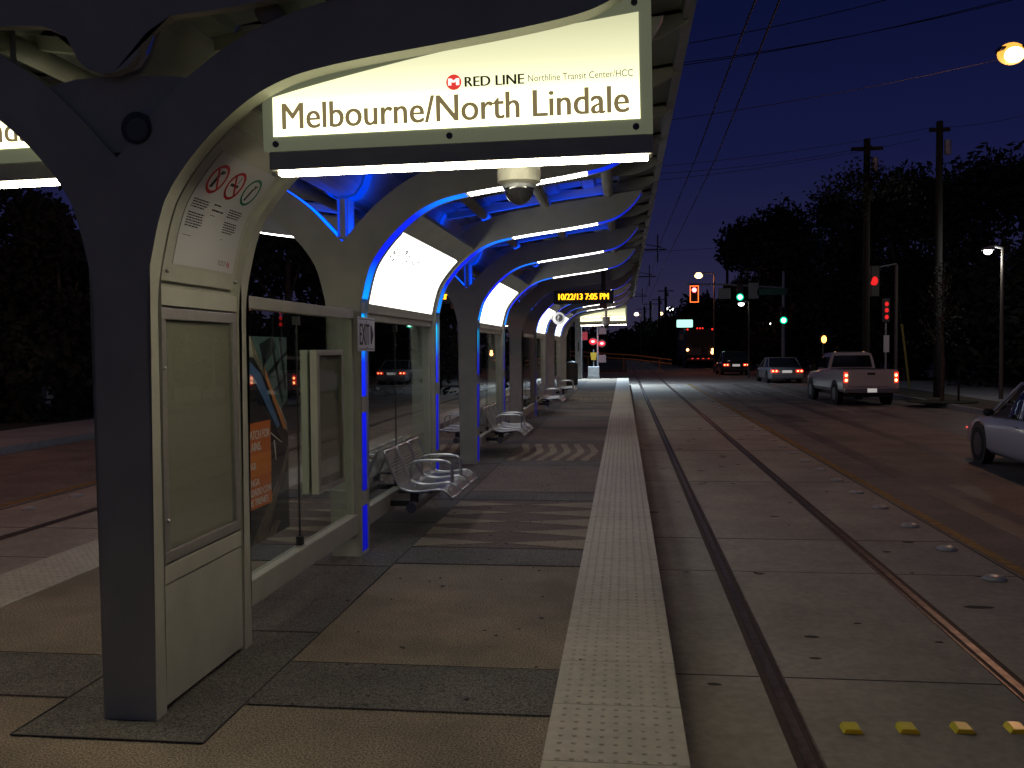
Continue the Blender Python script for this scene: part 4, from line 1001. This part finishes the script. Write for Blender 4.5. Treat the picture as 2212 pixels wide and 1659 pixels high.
MB().cyl((0, 0, 0), (0, 0, 2.9), .05).build('post', galv, ps); zc = at(1778, 733, 60).z - G
q = MB().box(-.22, .22, -.25, -.05, zc - .25, zc + .25).build('signal_head', blackm, ps); MB().sph((0, -.27, zc), .20, 2, (.8, .3, 1.15)).build('amber_lens', ambl, q)
bb = thing('lit_billboard', 'distant pale green lit sign board left of the signal', 'sign board', (at(1479, 699, 92).x, 92, G))
zc = at(1479, 699, 92).z - G
MB().box(-.78, .78, -.1, .1, zc - .38, zc + .38, .1).build('board', emis('billboard', (.5, 1, .85), 1.3), bb); MB().cyl((0, 0.0, 0), (0, 0, zc - .5), .12).build('post', galv, bb)
MB().box(-.5, .5, -.1, .1, zc - 1.6, zc - 1.0).build('lower_board', mat('sign_grey', (.30, .30, .28), .6), bb)
gs = thing('guardrail', 'low orange-lit guard rail curving behind the crossing signal', 'guard rail', (-1, 79, G))
q = MB(); 
for z in (.9, 1.25): q.tube([(-14, 0, z + .9), (-8, 0, z + .75), (-3, 0, z + .45), (2, 0, z + .1), (5, 0, z - .3)], .06)
for x in range(-14, 5, 3): q.cyl((x, 0, 0), (x, 0, 1.2), .05)
q.build('rails', mat('rail_lit_orange', (.45, .25, .08), .5), gs)  # orange of the light streaks is put into the base colour
l = bpy.data.lights.new('lamp_light', 'POINT')

# ------------------------------------------------------------------ utility poles and wires
wood = mat('pole_wood', (.014, .012, .011), .9, noise=.3, scale=12)
def upole(label, px, py, Y, base=-.2, r=.115, arms=((.35, 1.0),), wdx=0):
    tp = at(px, py, Y); t = thing('utility_pole', label, 'utility pole', (tp.x, Y, base)); z = tp.z - base
    MB().cyl((0, 0, 0), (0, 0, z), r * 1.2, r).build('post', wood, t)
    for dz, hw in arms: MB().box(-hw, hw, -.06, .06, z - dz - .06, z - dz + .06).build('crossarm', wood, t)
    if len(arms): MB().cyl((.25, -.1, z - 1.2), (.25, -.1, z - .7), .12).build('transformer', galv, t)
    return t
upole('wooden utility pole wrapped in ivy among the right-hand trees', 1873, 300, 35, arms=((.35, .55),))
upole('taller wooden utility pole right of the ivy-wrapped one', 2030, 262, 35, arms=((.3, .35),))
upole('thin utility pole at the left edge of the right-hand trees', 1571, 505, 100, G, .13, ())
upole('distant utility pole rising behind the red signal', 1438, 620, 120, G, .16, ((.5, 1.0),))
upole('distant utility pole left of the flood lamp', 1424, 640, 140, G, .16, ((.5, 1.1),))
upole('distant utility pole with a crossarm nearest the canopy edge', 1405, 650, 150, G, .16, ((.5, 1.2),))
upole('very distant short utility pole next to the canopy edge', 1392, 662, 180, G, .18, ((.5, 1.4),))
upole('distant utility pole in the tree gap right of the red signal', 1547, 650, 120, G, .18, ())
wirem = mat('wire', (.015, .015, .018), .7)
def wire(name, label, pts, r=.012, cat='wire', group=None):
    o = MB().tube(pts, r, 6).build(name, wirem, None); return tag(o, label, cat, group)
def sag(p, q, s, n=10):
    p, q = Vector(p), Vector(q); return [p.lerp(q, k / n) - Vector((0, 0, s * 4 * (k / n) * (1 - k / n))) for k in range(n + 1)]
wire('contact_wire', 'overhead contact wire above the right track, lower right of the pair', [at(1692, -20, 8), at(1668, 40, 9.2), at(1618, 165, 12.5), at(1545, 345, 19), at(1440, 560, 42), at(1400, 650, 80)], .010, group='overhead line above the right track')
wire('messenger_wire', 'overhead messenger wire above the right track, left of the pair', [at(1640, -20, 8), at(1620, 30, 9), at(1572, 155, 12.5), at(1502, 345, 19), at(1428, 520, 34), at(1390, 650, 80)], .010, group='overhead line above the right track')
def span(label, x0, y0, x1, y1, Y0, Y1, s=.15): wire('span_wire', label, sag(at(x0, y0, Y0), at(x1, y1, Y1), s), .008, group='wires crossing the dusk sky')
span('highest crossing wire at the top of the sky', 1420, 105, 2300, -115, 17, 17)
span('thick double crossing wire in the upper sky, upper strand', 1420, 142, 2300, -30, 18, 18)
span('thick double crossing wire in the upper sky, lower strand', 1420, 148, 2300, -36, 18, 18)
span('long crossing wire sloping up towards the orange lamp', 1400, 265, 2300, 95, 24, 24)
span('upper one of three crossing wires ending at the utility poles', 1395, 362, 2030, 272, 30, 35)
span('middle one of three crossing wires ending at the utility poles', 1395, 376, 1873, 318, 30, 35)
span('lower one of three crossing wires ending at the utility poles', 1395, 392, 1990, 300, 30, 36)
span('wire between the right-hand utility poles and the picture edge', 2030, 275, 2300, 225, 35, 30)
span('lowest crossing wire just above the tree tops', 1390, 545, 2000, 490, 45, 45)
for k, (Y, z) in enumerate(((44, 6.6), (58, 6.4), (80, 6.4))):
    t = thing('catenary_bracket', 'overhead line bracket pole, %s from the camera, beside the canopy edge' % ORD[k], 'line pole', (-2.6, Y, G))
    MB().cyl((0, 0, 0), (0, 0, z + 1.2), .10, .08).build('post', wood, t)
    MB().cyl((0, 0, z), (4.6, 0, z), .035).build('bracket_arm', wood, t); MB().cyl((0, 0, z + 1), (4.4, 0, z + .1), .02).build('stay', wood, t); MB().cyl((4.2, 0, z - .6), (4.2, 0, z + .7), .03).build('dropper', wood, t)

# ------------------------------------------------------------------ fence, trees, shrubs
fence = thing('board_fence', 'dark wooden board fence beyond the pale path at the right', 'fence', (18.8, 25, -.2))
q = MB()
for k in range(150):
    y = -20 + k * .3; q.box(-.02 + .004 * (k % 2), .02 + .004 * (k % 2), y, y + .285, 0, 2.2 + .03 * math.sin(k * 2.1))
q.build('boards', mat('fence_wood', (.10, .045, .035), .85, noise=.4, scale=10), fence)
q = MB()
for k in range(15): q.box(.03, .13, -20 + k * 3, -19.88 + k * 3, 0, 2.1)
q.build('fence_posts', wood, fence)
leafm = mat('leaf', (.035, .055, .022), .8, noise=.6, scale=1.2); leafd = mat('leaf_dark', (.012, .017, .010), .9, noise=.5, scale=1.0); bark = mat('bark', (.07, .055, .045), .95, noise=.4, scale=10)
def tree(label, px, pytop, Y, base, cr, n=2600, leaf=.16, seed=1, lf=leafd, cat='tree', asp=1.0, group='trees behind the street', trunk_r=.22, low=.28, stake=False, name='street_tree'):
    rnd = random.Random(seed); tp = at(px, pytop, Y); Ht = tp.z - base
    t = thing(name, label, cat, (tp.x, Y, base), 0, group)
    lean = rnd.uniform(-.3, .3)
    tr = MB(); tr.tube([(0, 0, -.05), (lean * .2, 0, Ht * .3), (lean * .6, .1, Ht * .6), (lean, 0, Ht * .85)], [trunk_r, trunk_r * .8, trunk_r * .5, trunk_r * .2], 9)
    cl = []
    for k in range(16):
        a = rnd.random() * 2 * math.pi; hh = low + (1 - low) * rnd.random() ** .8
        rad = cr * asp * (math.sin(math.pi * min(1, max(.08, (hh - low + .12) / (1.1 - low)))) ** .6) * rnd.uniform(.35, .95)
        c_ = Vector((rad * math.cos(a) + lean * hh, rad * math.sin(a), hh * Ht - cr * .18)); cl.append((c_, cr * rnd.uniform(.26, .48)))
        tr.tube([(lean * .4, 0, Ht * (hh * .45 + .05)), tuple(c_ * .6 + Vector((0, 0, Ht * hh * .16))), tuple(c_)], [trunk_r * .35, trunk_r * .2, trunk_r * .07], 5)
    cl.append((Vector((lean, 0, Ht - cr * .3)), cr * .3))
    tr.build('trunk', bark, t)
    m = MB(); b = m.b
    for k in range(n):
        c_, r = cl[rnd.randrange(len(cl))]
        v = Vector((rnd.gauss(0, 1), rnd.gauss(0, 1), rnd.gauss(0, 1))).normalized() * r * (rnd.random() ** .45) * rnd.uniform(.85, 1.15)
        p_ = c_ + v; s_ = leaf * rnd.uniform(.6, 1.5)
        x = Vector((rnd.gauss(0, 1), rnd.gauss(0, 1), rnd.gauss(0, 1))).normalized(); y = x.orthogonal().normalized()
        b.faces.new([b.verts.new(p_ + x * s_), b.verts.new(p_ + y * s_ * .55), b.verts.new(p_ - x * s_ * .8), b.verts.new(p_ - y * s_ * .5)])
    m.build('crown', lf, t)
    return t
TR = [  # label, px, top, Y, crown radius, leaves, leaf size
 ('tree at the left end of the right-hand tree line, behind the green light', 1612, 486, 112, 7.2, 6500, .36),
 ('broad dark tree left of the ivy-wrapped pole', 1690, 462, 84, 5.6, 6000, .30),
 ('dark tree just behind the left of the ivy-wrapped pole', 1790, 415, 78, 5.2, 5200, .22),
 ('dark tree directly behind the ivy-wrapped pole', 1880, 395, 56, 4.2, 4600, .22),
 ('dark tree between the two utility poles', 1960, 372, 54, 4.0, 4600, .22),
 ('dark tree behind the taller utility pole', 2045, 385, 52, 4.0, 4600, .20),
 ('tallest dark tree right of the taller utility pole', 2125, 338, 50, 4.2, 5000, .20),
 ('dark tree at the right picture edge', 2215, 345, 47, 4.4, 5000, .20),
 ('low dark tree in front of the fence at the right picture edge', 2250, 500, 42, 4.0, 4000, .20),
]
for i, (lab, px, py, Y, cr, n, lf) in enumerate(TR): tree(lab, px, py, Y, -.2, cr, n, lf, 20 + i, asp=1.05, low=.2)
for i, (px, py, Y, lab) in enumerate(((1650, 620, 104, 'low dark bushy tree behind the silver saloon'), (1760, 590, 82, 'low dark bushy tree behind the pickup'), (1850, 575, 72, 'low bushy tree between pickup and side signal'), (1950, 570, 58, 'low bushy tree right of the side signal'), (2060, 560, 56, 'low bushy tree behind the slim sapling'), (2160, 560, 54, 'low bushy tree behind the white-headed lamp'))):
    tree(lab, px, py, Y, -.2, .068 * Y, 4200, .0045 * Y, 60 + i, asp=1.15, low=.03, trunk_r=.15)
# ivy on the pole
iv = MB(); rnd = random.Random(4); c0 = at(1873, 385, 34.8)
for k in range(900):
    a, zz_ = rnd.gauss(0, .75), rnd.gauss(0, .28); 
    if abs(a) < .1: zz_ *= 2
    p_ = c0 + Vector((a, rnd.gauss(0, .3), zz_ - .25 * abs(a))); x = Vector((rnd.gauss(0, 1), rnd.gauss(0, 1), rnd.gauss(0, 1))).normalized() * .09; y = x.orthogonal().normalized() * .06
    iv.b.faces.new([iv.b.verts.new(p_ + x), iv.b.verts.new(p_ + y), iv.b.verts.new(p_ - x), iv.b.verts.new(p_ - y)])
tag(iv.build('climbing_ivy', leafd), 'ragged clump of ivy hanging on the left wooden pole', 'plant')
# far tree line at the end of the street
for i, (px, py, Y, lab) in enumerate(((1360, 716, 170, 'distant dark tree below the tiny orange lamps'), (1405, 700, 160, 'distant dark tree left of the billboard'), (1450, 690, 150, 'distant dark tree behind the billboard'), (1495, 665, 140, 'distant dark tree below the red signal'), (1520, 640, 130, 'distant dark tree right of the red signal'), (1555, 690, 110, 'distant dark low tree behind the dark car'), (1300, 722, 180, 'distant tree seen beneath the far name sign'), (1250, 715, 150, 'distant tree left of the end post'), (1200, 700, 120, 'distant tree behind the farthest columns'))):
    tree(lab, px, py, Y, G, 5.5, 2200, .5, 90 + i, asp=1.2, low=.0, trunk_r=.25, group='far tree line')
# left side trees
for i, (px, py, Y, cr, lab) in enumerate(((40, 395, 30, 3.4, 'dark tree at the left picture edge under the cut-off sign'), (125, 430, 27, 2.2, 'dark lobed tree left of the nearest column'), (190, 520, 28, 2.2, 'dark tree partly hidden by the nearest column'), (-60, 430, 27, 3.4, 'dark tree beyond the left picture edge'), (610, 440, 40, 4.2, 'tall dark tree framed by the first arch opening'), (700, 455, 50, 4.6, 'dark tree seen through the first arch opening'), (780, 570, 52, 4.2, 'dark tree seen through the glass behind the nearest bench'), (430, 600, 40, 4.0, 'dark tree behind the notice cabinet'), (900, 560, 60, 4.2, 'dark tree beyond the second light box'), (980, 580, 70, 4.4, 'dark tree in the gap beside the second bench'))):
    tree(lab, px, py, Y, -.2, cr, 4200, .13 if Y < 35 else .22, 120 + i, asp=1.1, low=.12, group='trees across the left road')
for i, (px, Y, lab) in enumerate(((20, 25, 'dense shrub mass at the left edge'), (150, 27, 'dense shrub mass left of the nearest column'), (500, 34, 'dense shrub mass behind the first glass'), (900, 42, 'dense shrub mass behind the second glass'))):
    tree(lab, px, 700, Y, -.2, 2.6, 3500, .14, 150 + i, asp=1.6, low=.0, trunk_r=.08, cat='shrub', group='shrubs across the left road', name='shrub')
# sapling on the right verge
sp = at(2035, 868, 32); t = thing('sapling', 'thin bare sapling tied to a stake on the right verge', 'tree', (sp.x, 32, -.2))
q = MB(); q.tube([(0, 0, 0), (.03, 0, 1.2), (-.02, 0, 2.4), (.02, 0, 4.2)], [.07, .055, .04, .012], 8)
rnd = random.Random(9)
for k in range(22):
    z = rnd.uniform(1.5, 4); a = rnd.random() * 6.28; l_ = rnd.uniform(.4, 1.1) * (4.6 - z) / 2.5
    q.tube([(0, 0, z), (l_ * .6 * math.cos(a), l_ * .6 * math.sin(a), z + l_ * .5), (l_ * math.cos(a), l_ * math.sin(a), z + l_ * 1.1)], [.015, .009, .004], 5)
q.build('trunk', bark, t)
m = MB(); b = m.b
for k in range(350):
    z = rnd.uniform(1.8, 4.6); r = rnd.uniform(.1, 1) * (5 - z) / 2.6; a = rnd.random() * 6.28; p_ = Vector((r * math.cos(a), r * math.sin(a), z)); x = Vector((rnd.gauss(0, 1), rnd.gauss(0, 1), rnd.gauss(0, 1))).normalized() * .06; y = x.orthogonal() * .5
    b.faces.new([b.verts.new(p_ + x), b.verts.new(p_ + y), b.verts.new(p_ - x), b.verts.new(p_ - y)])
m.build('crown', leafd, t); MB().cyl((.55, .1, 0), (.55, .1, 1.1), .035).build('stake', wood, t)
MB().prism([(1.1 * math.cos(k * .314), 1.0 * math.sin(k * .314)) for k in range(20)], .0, .03, 'Z').build('tree_pit', soil, t)
# left side bollard post and rail
bo = at(95, 880, 24); t = thing('meter_post', 'pale stubby post in the dark grass beyond the left road', 'post', (bo.x, 24, -.2))
MB().box(-.14, .14, -.12, .12, 0, .55, .02).box(-.2, .2, -.15, .15, .6, 1.0, .02).build('post', galv, t)
t = thing('guy_wire_cover', 'yellow guy-wire guard leaning beside the side signal', 'guy wire', (at(1950, 800, 42).x, 42, -.2))
p_ = at(1965, 795, 42) - t.location; q_ = at(1948, 700, 42) - t.location; p_.z = 0
MB().tube([p_, q_], .05).build('guard', mat('yellow_guard', (.30, .24, .05), .6), t); MB().tube([q_, q_ + (q_ - p_) * 1.3], .012).build('guy_wire', wirem, t)
